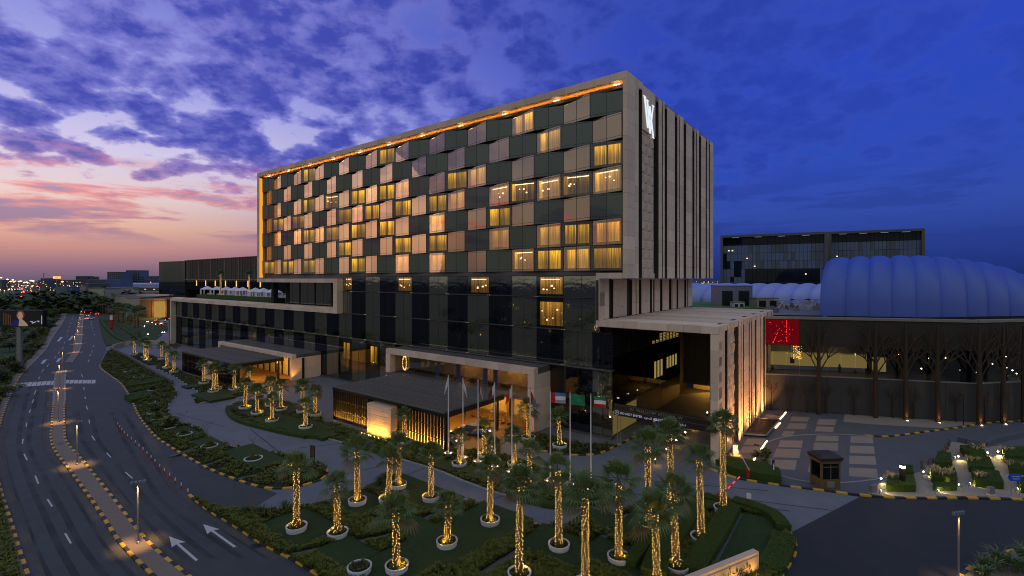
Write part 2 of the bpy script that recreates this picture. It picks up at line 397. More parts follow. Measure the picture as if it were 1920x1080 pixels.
# driveway / forecourt base sheet
drive = struct('driveway', MB().prism([UV2(p) for p in ((190,655),(230,640),(300,640),(330,655),(345,645),(700,700),(1010,760),(1240,742),(1330,735),(1432,766),(1432,815),
        (1332,880),(1424,905),(1540,920),(1612,932),(1484,998),(1500,1090),(1470,1300),(700,1300),(380,1010),(330,940),(200,800),(170,740),(170,690))], None, -.004), M['concrete'])
struct('junction_road', MB().prism([UV2(p) for p in ((1611,932),(1484,998),(1440,1085),(1380,1280),(2300,1280),(2300,938),(1920,938),(1729,936))], None, .0), M['asphalt_dark'])
struct('plaza', MB().prism([UV2(p) for p in ((1332,880),(1350,840),(1400,768),(1432,764),(1600,768),(1830,780),(2000,770),(2200,770),(2200,937),(1920,937),(1792,934),(1729,935),(1666,933),(1622,929),(1540,920),(1424,905))], None, .002), M['plaza'])
def kerb(name, line, label, mats=('kerb_y', 'kerb_k'), step=1.0, h=.16, w=.28, far=85, gap=.0):
    """run of single kerb stones along a ground line; the far tail is one joined part"""
    root = thing(name, None, None); tag(root, label, kind='structure')
    ms = [KM(m, step, w, h) for m in mats]
    pts = resample(line, step); tail = MB()
    for i, (a, b) in enumerate(zip(pts[:-1], pts[1:])):
        c = ((a[0]+b[0])/2, (a[1]+b[1])/2); an = math.atan2(b[1]-a[1], b[0]-a[0])
        if c[1] > far or c[1] < 27:
            if i % 2 == 0: tail.bar((a[0], a[1], h/2-.02), (b[0], b[1], h/2-.02), w, h)
            continue
        inst(ms[i % len(ms)], 'kerb_stone', root, (c[0], c[1], 0), an)
    if tail.f: tag(tail.build('kerb_run', M['kerb_g'], root), kind='stuff')
    return root
KMC = {}
def KM(m, step, w, h):
    k = (m, step, w, h)
    if k not in KMC:
        b = .03; mb = MB(); L = step/2-.012
        mb.add([(-L,-w/2,-.05),(L,-w/2,-.05),(L,w/2,-.05),(-L,w/2,-.05),(-L,-w/2,h-b),(L,-w/2,h-b),(L,w/2,h-b),(-L,w/2,h-b),
                (-L+b,-w/2+b,h),(L-b,-w/2+b,h),(L-b,w/2-b,h),(-L+b,w/2-b,h)],
               [(0,1,5,4),(1,2,6,5),(2,3,7,6),(3,0,4,7),(4,5,9,8),(5,6,10,9),(6,7,11,10),(7,4,8,11),(8,9,10,11)])
        KMC[k] = mb.mesh('kerb_stone', M[m])
    return KMC[k]
# median
mL = G([(340,1140),(286.5,1080),(226.7,1020),(182.6,954),(135.4,888),(104,847),(95.4,822),(97,793),(100,759),(101,730),(104,705),(107.5,696)])
mR = G([(440,1150),(351,1080),(277,1017),(217,941.5),(154,863),(126,831),(121,809),(120.6,759),(122.5,747),(122,712),(124,695)])
struct('median', MB().prism(mL+mR[::-1], -.05, .13), M['pavers'])
kerb('median_kerb', mL, 'yellow and black kerb on the left side of the median')
kerb('median_kerb', mR, 'yellow and black kerb on the right side of the median')
m2L = G([(121,680),(129,671),(136,660),(139,640),(142.5,620),(147,600),(151,586),(154,576)])
m2R = G([(135,680),(141,671),(150,655),(153,640),(154.5,620),(156,600),(158.5,586),(160,576)])
struct('median', MB().prism(m2L+m2R[::-1], -.05, .13), M['pavers'])
kerb('median_kerb', m2R, 'far kerb of the median beyond the crossing gap', mats=('kerb_g',))
# left pavement and its kerb
lw = [(p[0]-2.6, p[1]-.6) for p in L_out]
struct('pavement', MB().prism(L_out+lw[::-1], -.05, .12), M['pavers'])
kerb('pavement_kerb', L_out, 'yellow and black kerb along the left pavement', far=110)
kerb('garden_kerb', G([(187.5,685),(190,692),(207,705),(227,720),(245,747),(261,781),(290,817),(321,839),(349,856),(393,880),(441,899),(482,912),(516,917),(554,914),(585,906),(604,899),(614,886),(612,878)]),
     'yellow and black kerb curving round the planted strip by the slip road', far=130)
kerb('lawn_kerb', G([(355,929),(390,957),(431,981),(491,1020),(551,1051),(588,1074),(640,1105),(700,1145)]), 'yellow and black kerb between the road and the front palm lawn')
kerb('lawn_kerb', G([(415,955),(447,959),(497,960),(535,957),(600,948),(636,939),(671,925),(696,911),(707,903)]), 'yellow and black kerb on the driveway side of the front palm lawn')
kerb('island_kerb', G([(956,973),(994,982),(1026,987),(1063,985.5),(1114,974.5),(1158,963.5),(1190,951),(1215,939),(1240,931)]), 'yellow kerb on the bend in front of the tall palms')
kerb('island_kerb', G([(1476,992),(1489,1014),(1492,1033),(1482,1055),(1466,1080),(1440,1120)]), 'yellow and black kerb round the lawn corner by the monument sign')
kerb('island_kerb', G([(1013,845.5),(1057,852),(1089,854),(1126,850),(1152,838),(1183,823),(1215,801),(1240,785)]), 'yellow and black kerb beside the podium glass and flag poles')
kerb('island_kerb', G([(1205,866),(1222,860),(1245,843),(1262,826),(1285,812),(1325,795)]), 'yellow and black kerb between the two garage lanes')
kerb('plaza_kerb', G([(1332,880),(1376,896),(1424,905),(1477,912.5),(1540,920),(1587,926),(1622,929.5),(1666,933.5),(1729,935),(1792,934),(1850,935),(1935,938),(2050,940)]), 'long yellow and black kerb along the plaza and spotlit beds', step=1.05)
kerb('plaza_kerb', G([(1622,817),(1666,819),(1729,811),(1792,803),(1855,793),(1920,790)]), 'yellow and black kerb in front of the mall pavement')
kerb('corner_kerb', G([(1795,1088),(1825,1062),(1860,1045),(1890,1036),(1930,1031),(2010,1030)]), 'yellow and black kerb round the planted corner at lower right')
cor = G([(1795,1088),(1825,1062),(1860,1045),(1890,1036),(1930,1031),(2010,1030)])
struct('corner_bed', MB().prism(cor+[UV2((2100,1100)), UV2((2000,1180)), UV2((1790,1120))], -.05, .12), M['pavers'])
# mall pavement
struct('mall_pavement', MB().prism([UV2(p) for p in ((1585,772),(1581,791),(1640,796),(1761,803),(1855,792),(1920,788.5),(2060,786),(2060,770),(1830,775))], -.05, .05), M['plaza_light'])
# ---- painted markings (thin sheets on the road)
def sheet(name, quad, z, mat, parent): return MB().prism([(p[0], p[1]) for p in quad], None, z).build(name, mat, parent)
def strip(a, b, w, z=.011, name='lane_dash', parent=road):
    a, b = Vector(a), Vector(b); d = (b-a).normalized(); n = Vector((-d.y, d.x))*w/2
    return sheet(name, [a-n, b-n, b+n, a+n], z, M['paint'], parent)
def dashes(px, period, length, w=.16, start=0.):
    pts = resample(G(px), .25); i = int(start/.25); st = int(period/.25); ln = int(length/.25)
    while i+ln < len(pts): strip(pts[i], pts[i+ln], w); i += st
dash_px = [(418,862),(407,834),(395,805)]
for a, b in (((133,1019),(122,1000)),((98,950),(89,936)),((72,907),(66,892)),((51,863),(45,851)),((42,832),(43,823)),((49,800),(50,793)),((55,774),(57,768)),((60,756),(63,749)),((64,740),(68,731)),((72,711),(75,706)),((78,698),(82,692)),((88,688),(91,683)),
             ((102,672),(105,668)),((109,664),(112,659)),((117,654),(119,650)),((120,644),(122,641)),((125,631),(126,628)),((127,622),(128,619)),((130,614),(131,611)),((132,607),(133,604)),((135,600),(136,597)),((137,594),(138,591)),
             ((248,897),(235,885)),((208,858),(200,849)),((178,826),(172,817)),((168,794),(167,787)),((164,768),(162,761)),((160,748),(159.5,744)),((158,731),(156.5,726)),((155,707),(153,702)),((165,679),(167,674)),((168,668),(170,664)),((172,661),(173,657)),((174.5,651),(175,647)),
             ((178,629),(177,626)),((175,622),(174,619)),((173,616),(172.5,613)),((172,610),(171.5,607)),((171,605),(171,602))):
    strip(UV2(a), UV2(b), .13)
for k in range(8):
    x = 36+k*8.8+(k*.1); strip(UV2((x, 725.5-k*.6)), UV2((x+3.4, 718-k*.6)), .62, name='crossing_bar')
for k in range(7):
    x = 125.5+k*8.3; strip(UV2((x, 719)), UV2((x+1.2-k*.15, 712.5)), .62, name='crossing_bar')
def arrow(tip, tail, w=.10, hw=.5, hl=1.9):
    a, b = Vector(UV2(tail)), Vector(UV2(tip)); d = (b-a).normalized(); n = Vector((-d.y, d.x)); c = b-d*hl
    MB().prism([tuple(p) for p in (a-n*w, c-n*w, c-n*hw-d*.25, b, c+n*hw-d*.25, c+n*w, a+n*w)], None, .011).build('lane_arrow', M['paint'], road)
arrow((317.5,1006), (369,1051)); arrow((381,983), (441,1026))
for (x, y) in ((112,636),(133,634),(82,678),(110,675)):
    a = U(x, y); arrow((x+3.5, y-4), (x-3, y+4), .3, .8, 1.4)
# drain covers
for i, (x, y) in enumerate(((335,855),(380,881),(480,1024),(62,1073),(113,834))):
    a = U(x, y); MB().box(-.45,.45,-.3,.3,0,.008).build('drain_cover', M['black'], road, (a.x, a.y, .006 if i != 4 else .131), rad(-40))
# driveway saw-cut joints
for a, b in (((735,868),(632,893)),((640,858),(770,838)),((747,897),(800,876)),((886,945),(990,918)),((560,840),(690,826)),((1000,905),(1480,958)),((1010,884),(1440,920)),((1130,960),(1060,935)),((1385,935),(1560,957)),((420,800),(330,775)),((470,805),(520,845))):
    a, b = Vector(UV2(a)), Vector(UV2(b)); d = (b-a).normalized(); n = Vector((-d.y, d.x))*.07
    sheet('paving_joint', [a-n, b-n, b+n, a+n], .001, M['kerb_k'], drive)
# pale paving panels of the plaza
plz = bpy.data.objects['plaza']
def fz(x, y): return (1320+x*.3148, 740+y*.3148)
for q in (((525,130),(630,135),(618,160),(512,157)),((505,170),(615,172),(605,205),(490,203)),((475,217),(545,220),(520,250),(460,246)),((682,145),(790,148),(780,182),(672,178)),((672,188),(775,192),(768,222),(660,218)),
          ((455,272),(590,274),(580,316),(441,312)),((430,322),(578,325),(568,378),(411,372)),((398,386),(553,392),(543,448),(384,440)),((672,243),(802,246),(800,278),(662,275)),((658,284),(800,288),(797,335),(650,330)),((645,340),(690,343),(660,395),(635,390)),((630,410),(662,412),(655,465),(618,460)),
          ((874,247),(1005,250),(1010,291),(872,286)),((870,303),(1012,307),(1018,353),(868,348)),((866,363),(1020,367),(1026,418),(865,412)),((865,434),(1030,442),(1036,498),(864,485)),
          ((370,118),(470,122),(455,148),(355,143)),((260,262),(370,264),(345,300),(235,297)),((230,308),(340,310),(320,348),(210,345))):
    sheet('paving_panel', [UV2(fz(*p)) for p in q], .007, M['plaza_light'], plz)
arc = [UV2(fz(*p)) for p in ((360,300),(400,275),(470,255),(560,243),(680,237),(800,236),(960,245))]
arc = smooth_line(arc, 4)
for a, b in zip(arc[:-1], arc[1:]):
    pass
mbc = MB()
for a, b in zip(arc[:-1], arc[1:]): mbc.bar((*a, .03), (*b, .03), .18, .05)
arc2 = smooth_line([UV2(fz(*p)) for p in ((460,485),(540,505),(640,520),(760,526),(900,520),(1000,508),(1090,495))], 4)
for a, b in zip(arc2[:-1], arc2[1:]): mbc.bar((*a, .03), (*b, .03), .18, .05)
mbc.build('flush_kerb', M['kerb_g'], plz)

# ---- wear on the road: faint tyre tracks along the lanes and pale dust along the kerbs
def wear_mat(name, rgb, k):
    m, b, q = nmat(name); t = m.node_tree
    pos = q.n('ShaderNodeNewGeometry').outputs['Position']
    a = q.m('MULTIPLY', q.sstep(q.noise(pos, .16, 6, .6), .3, .75), k)
    b.inputs['Base Color'].default_value = (*rgb, 1); b.inputs['Roughness'].default_value = .85; q.put(b.inputs['Alpha'], a); return m
W_T = wear_mat('tyre_wear', (.014, .015, .018), .38); W_D = wear_mat('kerb_dust', (.20, .18, .15), .55)
def x_of(line, y):
    for (ax, ay), (bx, by) in zip(line[:-1], line[1:]):
        if (ay-y)*(by-y) <= 0 and ay != by: return ax+(bx-ax)*(y-ay)/(by-ay)
    return None
def wear(name, fx, y0, y1, w, mat, z):
    mb = MB(); prev = None; y = y0
    while y < y1:
        x = fx(y)
        if x is None: prev = None
        else:
            c = ((x-w/2, y, z), (x+w/2, y, z))
            if prev: mb.add([prev[0], prev[1], c[1], c[0]], [(0, 1, 2, 3)])
            prev = c
        y += 1.5+y*.01
    if mb.f: mb.build(name, mat, road)
rR = G([(245,747),(240,735),(255,770),(290,817),(355,929),(431,981),(588,1074)][2:])
for fr in (.27, .73):
    for o_ in (-.85, .85):
        wear('tyre_track', lambda y: (lambda a, b: None if a is None or b is None else a+(b-a)*fr+o_*1.25)(x_of(L_out, y), x_of(mL, y)), 29, 100, .75, W_T, .0085)
        wear('tyre_track', lambda y: (lambda a, b: None if a is None or b is None else a+(b-a)*fr+o_*1.25)(x_of(mR, y), x_of(rR, y)), 29, 84, .75, W_T, .0085)
wear('dust_strip', lambda y: (lambda a: None if a is None else a-.75)(x_of(mL, y)), 29, 100, 1.0, W_D, .0095); wear('dust_strip', lambda y: (lambda a: None if a is None else a+.75)(x_of(mR, y)), 29, 100, 1.0, W_D, .0095)
wear('dust_strip', lambda y: (lambda a: None if a is None else a+.8)(x_of(L_out, y)), 29, 150, 1.1, W_D, .0095); wear('dust_strip', lambda y: (lambda a: None if a is None else a-.9)(x_of(rR, y)), 29, 84, 1.3, W_D, .0095)
# ------------------------------------------------------------------ hotel
DX, DY = .7973, .6036                                   # facade runs along (DX,-DY); inward is (DY, DX)
C0 = Vector((15.29, 63.5, 0)); HROT = math.atan2(-DY, DX)
def h2w(a, w, z=0.): return Vector((C0.x+a*DX+w*DY, C0.y-a*DY+w*DX, z))
def w2h(x, y): rx, ry = x-C0.x, y-C0.y; return (rx*DX-ry*DY, rx*DY+ry*DX)
def a_at(x, w): k = (x-CX)/F; return (k*(63.5+DX*w)-15.29-DY*w)/(DX+DY*k)
def w_at(x, a): k = (x-CX)/F; return (k*(63.5-DY*a)-15.29-DX*a)/(DY-DX*k)
UNIT = {}
def piece(name, x0, x1, y0, y1, z0, z1, mat, parent):
    if mat not in UNIT: UNIT[mat] = MB().box(-.5,.5,-.5,.5,-.5,.5).mesh(name, M.get(mat) or E[mat])
    return inst(UNIT[mat], name, parent, ((x0+x1)/2, (y0+y1)/2, (z0+z1)/2), 0, (abs(x1-x0), abs(y1-y0), abs(z1-z0)))
hotel = thing('hotel', 'long stone framed hotel with a checkerboard glass front and glowing windows', 'hotel', C0, HROT)
BAY, A0 = 4.8, -1.09
ROWZ = [45.0-3.6*r for r in range(7)]                    # bottoms of the seven tower rows
RH = 3.6; W0, DEP = 1.45, .72
PW = math.hypot(BAY, DEP)                                # width of one tilted panel
# --- window meshes (origin lower left, x to the right, y inward)
def wframe(w, h, mid=True, cap=True, sgn=0):
    mb = MB(); t = .05
    mb.box(0, w, -.03, .05, 0, .06); mb.box(0, w, -.03, .05, h-.06, h)
    mb.box(0, t, -.028, .05, .06, h-.06); mb.box(w-t, w, -.028, .05, .06, h-.06)
    if mid: mb.box(w/2-.025, w/2+.025, -.026, .05, .06, h-.06)
    if mid: mb.box(t, w-t, -.024, .05, .36, .395)
    if mid: mb.box(t, w-t, -.024, .05, h-.30, h-.265)
    if cap:   # wedge shaped floor and head plates that close the zig-zag to the slab line
        th = math.atan2(DEP, BAY)*sgn
        # triangle: panel line to straight line behind
        if sgn > 0: tri = [(0, .052), (w, .052), (DEP*math.sin(th)*1.0, DEP*math.cos(th))]
        else: tri = [(0, .052), (w, .052), (w+DEP*math.sin(th), DEP*math.cos(th))]
        mb.prism(tri, 0., .05); mb.prism(tri, h-.05, h)
    return mb
WF = {s: wframe(PW, RH, True, True, s).mesh('window', M['frame_metal']) for s in (1, -1)}
def pane_mesh(w, h, mat, x0, x1, z0=.06, z1=None): return MB().box(x0, x1, 0, .02, z0, z1 or h-.06).mesh('pane', mat)
PN = {}
for key in ('glass_light', 'glass_dark', 'glass_lit_l', 'glass_lit_d'):
    PN[key] = (pane_mesh(PW, RH, M[key], .05, PW/2-.025), pane_mesh(PW, RH, M[key], PW/2+.025, PW-.05))
def folded(w, h, y, n=26, amp=.05):
    mb = MB(); vs = []; fs = []
    for i in range(n+1):
        x = w*i/n; yy = y+amp*math.sin(i*2.4)
        vs += [(x, yy, 0), (x, yy, h)]
        if i: fs.append((2*i-2, 2*i, 2*i+1, 2*i-1))
    return mb.add(vs, fs)
CURT = folded(1.72, 2.72, 0).mesh('curtain', E['curtain'])
ROOMB = MB().box(0, 3.7, 0, .02, 0, 2.75).mesh('room_wall', E['room'])
COVE = MB().box(0, 3.3, 0, .05, 0, .07).mesh('ceiling_light', E['strip'])
PEND = MB().lathe([(.02,.3),(.16,.26),(.2,.06),(.1,0)], 8).mesh('pendant', E['marker'])
LIT = ['...L......L.....L....', '..L..................', 'L....LL..LLLL.R.L....', 'RRRRR.LL.L.LLL...L.L.', '....L..L..L.L.LLLL.L.', 'LLL.L..L.L...L.......', 'LLLR...L.L..d...L.L.L']
for r in range(7):
    for i in range(21):
        dark = (r+i) % 2 == 0
        xl, xr = A0-(i+1)*BAY, A0-i*BAY
        yl, yr = (W0-DEP, W0) if dark else (W0, W0-DEP)
        th = math.atan2(yr-yl, BAY)
        wd = inst(WF[1 if dark else -1], 'window', hotel, (xl, yl, ROWZ[r]), th)
        lit = LIT[r][i]
        if lit == '.': key = 'glass_dark' if dark else 'glass_light'
        else: key = 'glass_lit_d' if dark else 'glass_lit_l'
        for p in PN[key]: inst(p, 'pane', wd)
        if lit in 'Ld':
            s = .9 if lit == 'L' else .8
            c1, c2 = R.choice(((1, 1), (1, 1), (1, 1), (.8, .92), (.95, .7), (.62, 1))); inst(CURT, 'curtain', wd, (.55, .30, .42), 0, (c1, 1, 1)); inst(CURT, 'curtain', wd, (2.55+1.72*(1-c2), .30, .42), 0, (c2, 1, 1))
            if min(c1, c2) < .9: inst(ROOMB, 'room_wall', wd, (.6, .40, .4)); pass
        elif lit == 'R':
            inst(ROOMB, 'room_wall', wd, (.55, .34, .38)); inst(COVE, 'ceiling_light', wd, (.75+.2*(i % 2), .2, 2.95-.1*(i % 3)))
            for k in range(3): inst(PEND, 'pendant', wd, (.9+R.random()*3, .2, 1.3+R.random()*.9), 0, .5+R.random()*.5)
            inst(CURT, 'curtain', wd, (.35, .25, .42), 0, (.4, 1, 1))
# --- bodies behind the glass
piece('tower_body', -102.2, -.85, W0+.45, 41, 22.45, 49.4, 'core', hotel)
piece('podium_body', -66.6, -4.75, 2.3, 41, 0, 22.3, 'core', hotel)
piece('podium_body', -165, -66.7, 2.3, 60, 0, 15.3, 'core', hotel)
piece('podium_body', -4.7, -3.3, 2.3, 31, 0, 15.5, 'core', hotel)
# --- stone ribbon, laid as single slabs
def run_x(x0, x1, y0, y1, z0, z1, step=2.4, name='stone_panel', mat='stone'):
    n = max(1, round(abs(x1-x0)/step)); s = (x1-x0)/n
    for i in range(n): piece(name, x0+i*s+.012, x0+(i+1)*s-.012, y0-(.004 if i % 2 else 0), y1, z0, z1, mat, hotel)
def run_z(x0, x1, y0, y1, z0, z1, step=1.95, name='stone_panel', mat='stone', jig=True):
    n = max(1, round(abs(z1-z0)/step)); s = (z1-z0)/n
    for i in range(n): piece(name, x0, x1+(.004 if i % 2 else 0), y0, y1, z0+i*s+.012, z0+(i+1)*s-.012, mat, hotel)
run_x(-103.3, -.02, 0, 5.5, 49.0, 50.0)                   # roof fascia
piece('roof_slab', -103.2, -.05, 5.5, 41.8, 49.1, 49.8, 'roof_grey', hotel)
run_z(-103.3, -102.25, 0, 4, 22.35, 48.98)                # left leg
wp = w_at(1197.5, 0)
run_z(-.62, 0, 0, 2.6, 22.35, 48.98); run_z(-.62, -.002, 2.62, wp, 22.35, 49.9, 2.05)   # right pier
run_x(-103.3, -66.85, 0, 3.5, 21.4, 22.32)                # left ribbon: head
run_z(-68.3, -66.85, 0, 3.5, 15.0, 21.38)
run_x(-165.9, -66.85, -.02, 2.6, 14.7, 15.5); run_x(-165.9, -66.85, .5, 2.6, 15.52, 15.9, 4.8)
run_z(-166., -164.9, 0, 3.5, .0, 14.68)
run_x(-4.62, -.64, 0, 41.5, 22.32, 23.1, 2.)              # right ribbon
run_z(-4.62, -4.06, 0, 1.6, 16.62, 22.3); run_x(-4.62, 11.38, -.02, 1.2, 15.7, 16.6, 2.1)
for k in range(16):                                       # paved slab roof of the drive-through
    w0 = 1.22+k*2.36; piece('roof_slab', -4.0, 11.3, w0, w0+2.33, 15.8, 16.58-(.05 if k % 3 == 1 else 0), 'stone', hotel)
run_z(10.55, 11.4, 0, 1.9, 0, 15.68)
piece('soffit', -4.0, 10.5, 1.3, 33.4, 15.45, 15.75, 'stone_shade', hotel)
# spandrel slabs between tower and podium
piece('spandrel', -102.2, -66.9, 1.5, 3.4, 22.34, 23.38, 'slab', hotel)
piece('spandrel', -66.8, -4.65, 1.3, 2.3, 22.75, 23.38, 'slab', hotel)
piece('spandrel', -102.2, -.66, W0-.5, W0+.4, 48.25, 48.6, 'slab', hotel)
# --- finned stone end walls
def facets(w, h, nx, nz, dep, seed):
    rr = random.Random(seed); mb = MB(); cw, ch = w/nx, h/nz
    for i in range(nx):
        for j in range(nz):
            x0, z0 = i*cw, j*ch; up = (i+j) % 2 == 0
            c = [(0, x0, z0), (0, x0+cw, z0), (0, x0+cw, z0+ch), (0, x0, z0+ch)]
            m = (dep*(.5+rr.random()*.5), x0+cw*(.5 if rr.random() < .5 else .35), z0+ch*(.82 if up else .18))
            mb.add(c+[m], [(0,1,4),(1,2,4),(2,3,4),(3,0,4)])
    return mb
def fin_wall(aplane, spans, z0, z1, pat, dark_to, step=1.95, rec=.75):
    wa = w_at(spans[0][0], aplane)
    piece('recess_wall', aplane-rec-.5, aplane-rec, 1.3, dark_to, z0, z1, 'stone_shade', hotel)  # back of the recess, its shade painted in by the dark colour
    for k, (p, q) in enumerate(spans):
        u, v = w_at(p, aplane), w_at(q, aplane)
        dp = .46 if rec > .6 else .3
        piece('fin_side_shade', aplane-rec+.01, aplane-.06, u-.035, u-.004, z0, z1-.2, 'stone_shade', hotel)  # added dark strip that paints shade on the fin side
        if k == pat:
            fb = facets(v-u, z1-z0, 4, max(4, round((z1-z0)/1.35)), dp*.62, k); o = fb.build('relief_panel', M['relief'], hotel, (aplane-dp*.62, u, z0))
            piece('relief_backing', aplane-rec-.3, aplane-dp*.62-.02, u, v, z0, z1, 'stone', hotel)
        else: run_z(aplane-rec+.01, aplane-.02*(k % 2), u, v, z0, z1-.0+.15*((k*7) % 3-1)*(1 if z1 > 40 else 0), step)
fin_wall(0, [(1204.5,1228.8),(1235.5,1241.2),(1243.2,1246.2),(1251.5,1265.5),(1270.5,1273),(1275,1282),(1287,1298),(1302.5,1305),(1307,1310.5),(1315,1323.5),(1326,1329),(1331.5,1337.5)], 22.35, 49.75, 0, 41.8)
piece('relief_cap', -.74, -.004, w_at(1204.5,0), w_at(1228.8,0), 43.5, 49.8, 'stone', hotel)
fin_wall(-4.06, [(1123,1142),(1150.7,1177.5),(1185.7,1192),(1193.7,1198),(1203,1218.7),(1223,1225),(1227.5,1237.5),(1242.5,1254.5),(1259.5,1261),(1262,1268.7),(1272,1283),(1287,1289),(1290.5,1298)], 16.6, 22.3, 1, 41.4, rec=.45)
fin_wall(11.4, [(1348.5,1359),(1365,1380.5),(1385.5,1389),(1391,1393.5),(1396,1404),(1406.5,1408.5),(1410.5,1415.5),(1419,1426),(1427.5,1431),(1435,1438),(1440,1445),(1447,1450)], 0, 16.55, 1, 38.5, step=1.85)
# wall washers at the foot of the right wall
for wv, pw in ((4.5, 2600), (11, 3800), (17, 4600), (23, 4600), (28.5, 2600)):
    p = Vector((12.6, wv, .12))
    piece('uplight', 13.3, 13.9, wv-.12, wv+.12, 0, .12, 'dark_metal', hotel)
    light('SPOT', 'wall_washer', (13.6, wv, .3), pw*1.0, (1., .42, .10), .15, hotel, 118, (11.4, wv+.5, 3.2))
# --- podium glass rows
def flat_window(x0, x1, z0, z1, key, wpl=1.45, trans=True, par=None):
    w, h = x1-x0, z1-z0
    k = ('w', round(w, 2), round(h, 2)); kp = ('p', key, round(w, 2), round(h, 2))
    if k not in PN:
        mb = MB(); mb.box(0,w,-.03,.05,0,.07); mb.box(0,w,-.03,.05,h-.07,h); mb.box(0,.03,-.028,.05,.07,h-.07); mb.box(w-.03,w,-.028,.05,.07,h-.07); mb.box(w/2-.018,w/2+.018,-.026,.05,.07,h-.07)
        PN[k] = mb.mesh('window', M['frame_metal'])
    if kp not in PN: PN[kp] = (MB().box(.03, w/2-.018, 0, .02, .07, h-.07).mesh('pane', M[key]), MB().box(w/2+.018, w-.03, 0, .02, .07, h-.07).mesh('pane', M[key]))
    o = inst(PN[k], 'window', hotel, (x0, wpl, z0))
    for p in PN[kp]: inst(p, 'pane', o)
    return o
GLOW = MB().lathe([(.0,.08),(.055,.05),(.04,0)], 6).mesh('marker_lamp', E['marker'])
def lit_inside(o, w, h, kind='room'):
    inst(ROOMB, 'room_wall', o, (.4, .45, .35), 0, ((w-.8)/3.7, 1, (h-.6)/2.75))
    if kind == 'room': inst(COVE, 'ceiling_light', o, (.7, .3, h-.6), 0, ((w-1.6)/3.3, 1, 1))
    for k in range(4): inst(PEND, 'pendant', o, (.8+R.random()*(w-1.6), .3, .8+R.random()*(h-2.2)), 0, .5+R.random()*.5)
for i in range(1, 14):
    x0, x1 = A0-(i+1)*BAY, A0-i*BAY
    if i == 13: x0 = -66.8
    if i == 1: x1 = -4.66
    lit = i in (2, 5, 9, 13)
    light_p = i % 2 == 1
    o = flat_window(x0, x1, 19.6, 22.75, 'glass_lit_d' if lit else ('glass_pod_a' if light_p else 'glass_pod_b'))
    if lit: lit_inside(o, x1-x0, 3.15)
    lit = i == 2
    o = flat_window(x0, x1, 14.8, 19.5, 'glass_lit_d' if lit else ('glass_pod_b' if i % 2 == 0 else 'glass_pod_a'))
    if lit: lit_inside(o, x1-x0, 4.2, 'x')
    if i % 2 == 0 and i < 13:
        for dx in (-.22, .22): inst(GLOW, 'marker_lamp', hotel, (x0+dx, 1.3, 19.53)); inst(GLOW, 'marker_lamp', hotel, (x0+dx+BAY, 1.3, 14.73))
i = 0
while True:
    x0, x1 = A0-(i+1)*BAY, A0-i*BAY
    if i == 0: x1 = -2.8
    if x1 < -164.8: break
    x0 = max(x0, -164.85)
    ztop = 14.7
    flat_window(x0, x1, 9.6, ztop, 'glass_pod_b' if i % 2 == 0 else 'glass_pod_a')
    for dx in (-.22, .22): inst(GLOW, 'marker_lamp', hotel, (x0+dx, 1.3, 9.5))
    if not (-47 < (x0+x1)/2 < -13):                       # ground floor glass, left open behind the main portal
        litg = i in (11, 13)
        o = flat_window(x0, x1, .25, 9.35, 'glass_lit_d' if litg else ('glass_pod_a' if i % 2 == 0 else 'glass_pod_b'))
        if litg:
            inst(CURT, 'curtain', o, (1.2, .4, 4.6), 0, (.55, 1, 1.25)); inst(CURT, 'curtain', o, (2.5, .4, 4.6), 0, (.5, 1, 1.25))
    i += 1
run_x(-164.8, -2.8, 1.2, 2.2, 9.38, 9.56, 9.6, 'ledge', 'slab'); run_x(-66.8, -4.7, 1.2, 2.2, 14.72, 14.78, 9.6, 'ledge', 'slab'); run_x(-66.8, -4.7, 1.2, 2.2, 19.52, 19.58, 9.6, 'ledge', 'slab')
run_x(-164.8, -2.8, 1.0, 2.2, 0, .22, 9.6, 'plinth', 'slab')
# --- left ribbon terrace room
for k in range(4):
    x0 = -96.5+k*7.1; flat_window(x0, x0+6.6, 15.95, 21.35, 'glass_pod_a', 4.2)
    piece('column', x0+6.62, x0+7.08, 4.1, 4.8, 15.95, 21.35, 'core', hotel)
piece('terrace_core', -96.5, -68.4, 4.9, 30, 15.4, 22.3, 'core', hotel)
piece('column', -99.8, -98.6, 2.0, 3.2, 15.6, 21.38, 'core', hotel)
piece('terrace_floor', -164.8, -68.4, 2.65, 60, 15.32, 15.6, 'roof_grey', hotel)
# --- lit coves of the tower frame
for i in range(0, 21):
    if i % 2 == 0: piece('cove_light_glow', A0-i*BAY-1.1, A0-i*BAY-.1, .35, .45, 48.56, 48.62, 'strip', hotel)
piece('cove_light_glow', -102.24, -102.2, .12, .95, 22.6, 48.6, 'cove', hotel); piece('cove_light_glow', -101.5, -1.2, 1.15, 1.22, 48.62, 48.66, 'hot', hotel)  # amber panel puts the washed glow on the left leg face as emission
for r in range(7):
    if r % 2 == 1: piece('cove_light_glow', -.72, -.67, .75, .85, ROWZ[r]+.2, ROWZ[r]+RH-.2, 'strip', hotel)
